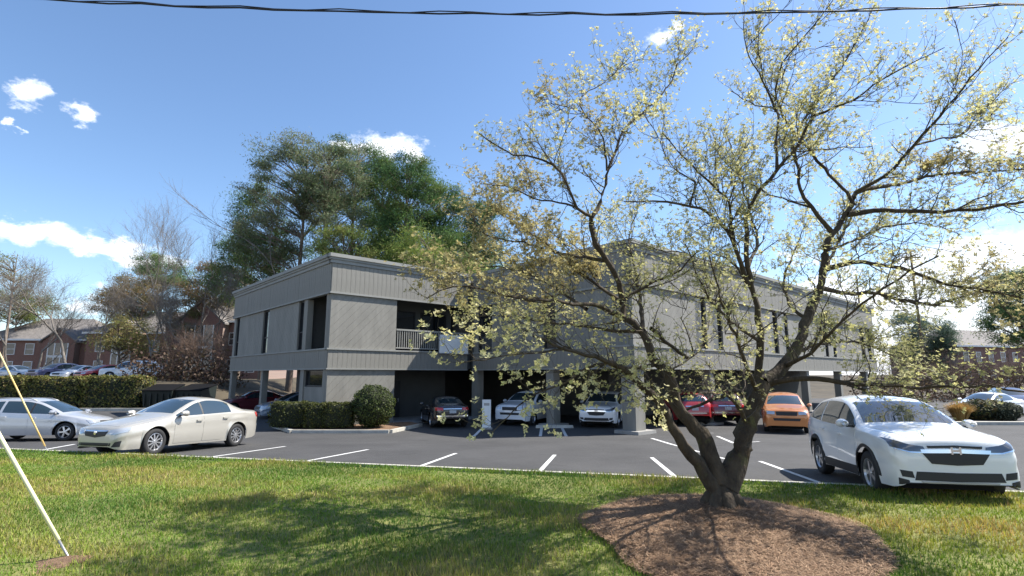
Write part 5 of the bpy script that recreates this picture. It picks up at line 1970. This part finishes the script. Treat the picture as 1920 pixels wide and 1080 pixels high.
# ------------------------------------------------------------------ overhead cable and guys
WP = [at(60, -2, 7.0), at(500, 18, 7.), at(960, 26, 7.), at(1400, 25, 7.), at(1920, 9, 7.)]
xs_ = np.array([p[0] for p in WP])
zs_ = np.array([p[2] for p in WP])
cf = np.polyfit(xs_, zs_, 2)
XX = np.linspace(-17, 26, 90)
cab = MB().tube([(x_, 7. + .012 * math.sin(x_ * 5), np.polyval(cf, x_) + .008 * math.sin(x_ * 9)) for x_ in XX], .0125, 6)
cab.tube([(x_, 7. + .02 * math.cos(x_ * 9), np.polyval(cf, x_) + .022 + .016 * math.sin(x_ * 9)) for x_ in XX], .009, 5)
o = cab.build('overhead_cable', m_wire, None, True)
tag(o, 'black overhead cable crossing the top of the sky', 'cable')
pole('utility_pole', 'wooden utility pole holding the left end of the overhead cable', -17, 7.0, float(np.polyval(cf, -17)) + 1.2, .17, -.1)
pole('utility_pole', 'wooden utility pole holding the right end of the overhead cable', 26, 7.0, float(np.polyval(cf, 26)) + 1.2, .17, -.1)


def guy(label, foot, g0, g1, mat, Y0, Y1, rodtop):
    a = np.array(foot)
    p0, p1 = g0, g1
    d = (p1 - a) / np.linalg.norm(p1 - a)
    T = thing('guy_wire', label, 'guy wire', tuple(a))
    L_ = np.linalg.norm(p1 - a)
    MB().tube([-d * .3, d * rodtop], .014, 6).build('anchor_rod', m_metal, T, True)
    g_ = MB().tube([d * rodtop, d * rodtop * 1.02, d * L_ * .5, d * (L_ + .9)], [.014, .021, .021, .021], 10)
    g_.build('guard', mat, T, True)
    MB().tube([d * (L_ + .9), d * 14], .008, 5).build('wire', m_wire, T, True)


f1 = gnd(87, 851)
f1[2] = lotz(0, f1[1]) + .1
guy('orange yellow guy wire guard rising behind the lawn edge at left', f1, None, at(0, 664, 15.1), m_guard1, 0, 0, .12)
lo_, hi_ = 3., 9.
for _ in range(50):
    mid_ = (lo_ + hi_) / 2
    f2 = at(129, 1046, mid_)
    if f2[2] > float(lawnz(np.array(f2[0]), np.array(f2[1]))):
        lo_ = mid_
    else:
        hi_ = mid_
guy('pale yellow guy wire guard in the near lawn at left', f2, None, at(0, 818, f2[1] - .3), m_guard2, 0, 0, .24)
# bare earth at the foot of the near guy
mb = MB()
mb.v.append((f2[0], f2[1], float(lawnz(np.array(f2[0]), np.array(f2[1]))) + .03))
for k in range(24):
    a = 2 * math.pi * k / 24
    rr = .2 + .05 * math.sin(3 * a) + random.uniform(-.04, .04)
    x_, y_ = f2[0] + rr * 1.3 * math.cos(a), f2[1] - .15 + rr * math.sin(a)
    mb.v.append((x_, y_, float(lawnz(np.array(x_), np.array(y_))) + .004))
for k in range(24):
    mb.f.append((0, 1 + k, 1 + (k + 1) % 24))
struct(mb.build('bare_earth', m_mulch, None, True))


# ------------------------------------------------------------------ grass
def grass():
    n = 480000
    X = rng.uniform(-17, 11.5, n)
    Y = 4.2 + 12.4 * rng.random(n) ** 1.35
    # thin out with distance
    keep = (Y < kerb_y(X) - .03) & (np.abs(X) < Y * 1.02 + 1.2) & (rng.random(n) < np.clip(1.3 - (Y - 5) * .05, .4, 1))
    a = np.arctan2(Y - MC[1], X - MC[0])
    rr = np.hypot(X - MC[0], Y - MC[1])
    edge = 1.70 + .12 * np.sin(3 * a + .5) + .07 * np.sin(7 * a)
    keep &= rr > edge - .10 * rng.random(n)
    keep &= np.hypot((X - f2[0]) / 1.3, Y - f2[1] + .15) > .26 * rng.random(n) ** 1.2
    X, Y = X[keep], Y[keep]
    n = len(X)
    Z = lawnz(X, Y)
    p1 = np.sin(X * 1.1 + np.sin(Y * 1.7) * 1.3) * np.sin(Y * 1.9 + X * .6) + .5 * np.sin(X * 3.7 + Y * 2.9) * np.sin(Y * 4.3 - X * 2.2)
    p2 = np.sin(X * .8 + 2.2 + Y * .5) * np.sin(Y * 1.3 - X * .3 + 1)
    h = (.035 + .022 * rng.random(n)) * (1 + .35 * p1) * (.85 + .4 * rng.random(n))
    h = np.clip(h, .02, .09) * (1 + .25 * np.clip((8 - Y) / 3, 0, 1)) * np.where(kerb_y(X) - Y < .3, 1.25, 1)
    th = rng.random(n) * 2 * np.pi
    ln = rng.uniform(.1, .9, n)
    tip = np.stack([X + np.cos(th) * h * ln, Y + np.sin(th) * h * ln, Z + h], 1)
    wd = rng.uniform(.0035, .008, n) * (1 + .08 * (Y - 5))
    ph = th + np.pi / 2 + rng.normal(size=n) * .5
    sd = np.stack([np.cos(ph), np.sin(ph), np.zeros(n)], 1) * wd[:, None]
    b0 = np.stack([X, Y, Z - .006], 1)
    V = np.stack([b0 - sd, b0 + sd, tip], 1).reshape(-1, 3)
    green = np.array([(.13, .225, .025)])
    yel = np.array([(.29, .29, .055)])
    drk = np.array([(.055, .125, .018)])
    straw = np.array([(.34, .27, .11)])
    w = np.clip(.5 + .55 * p1 + .22 * rng.normal(size=n), 0, 1)[:, None]
    C = green * (1 - w) + yel * w
    w2 = np.clip(.22 + .7 * p2 + .22 * rng.normal(size=n), 0, .95)[:, None]
    C = C * (1 - w2) + drk * w2
    st_ = rng.random(n) < np.clip(.08 + .26 * p1 - .16 * p2, .02, .5)
    C[st_] = straw * rng.uniform(.6, 1.15, (st_.sum(), 1))
    C *= rng.uniform(.95, 1.5, (n, 1))
    # yellower on the right of the tree
    C = np.where((X > 4.0)[:, None], C * np.array([1.25, 1.06, 1.0]), C)
    C = np.repeat(C, 3, axis=0)
    o = np_mesh('grass', V, np.arange(3 * n).reshape(n, 3), m_blade, None, C)
    tag(o, 'short green and straw coloured lawn grass in the foreground', 'grass', kind='stuff')
    print('grass', n)


grass()
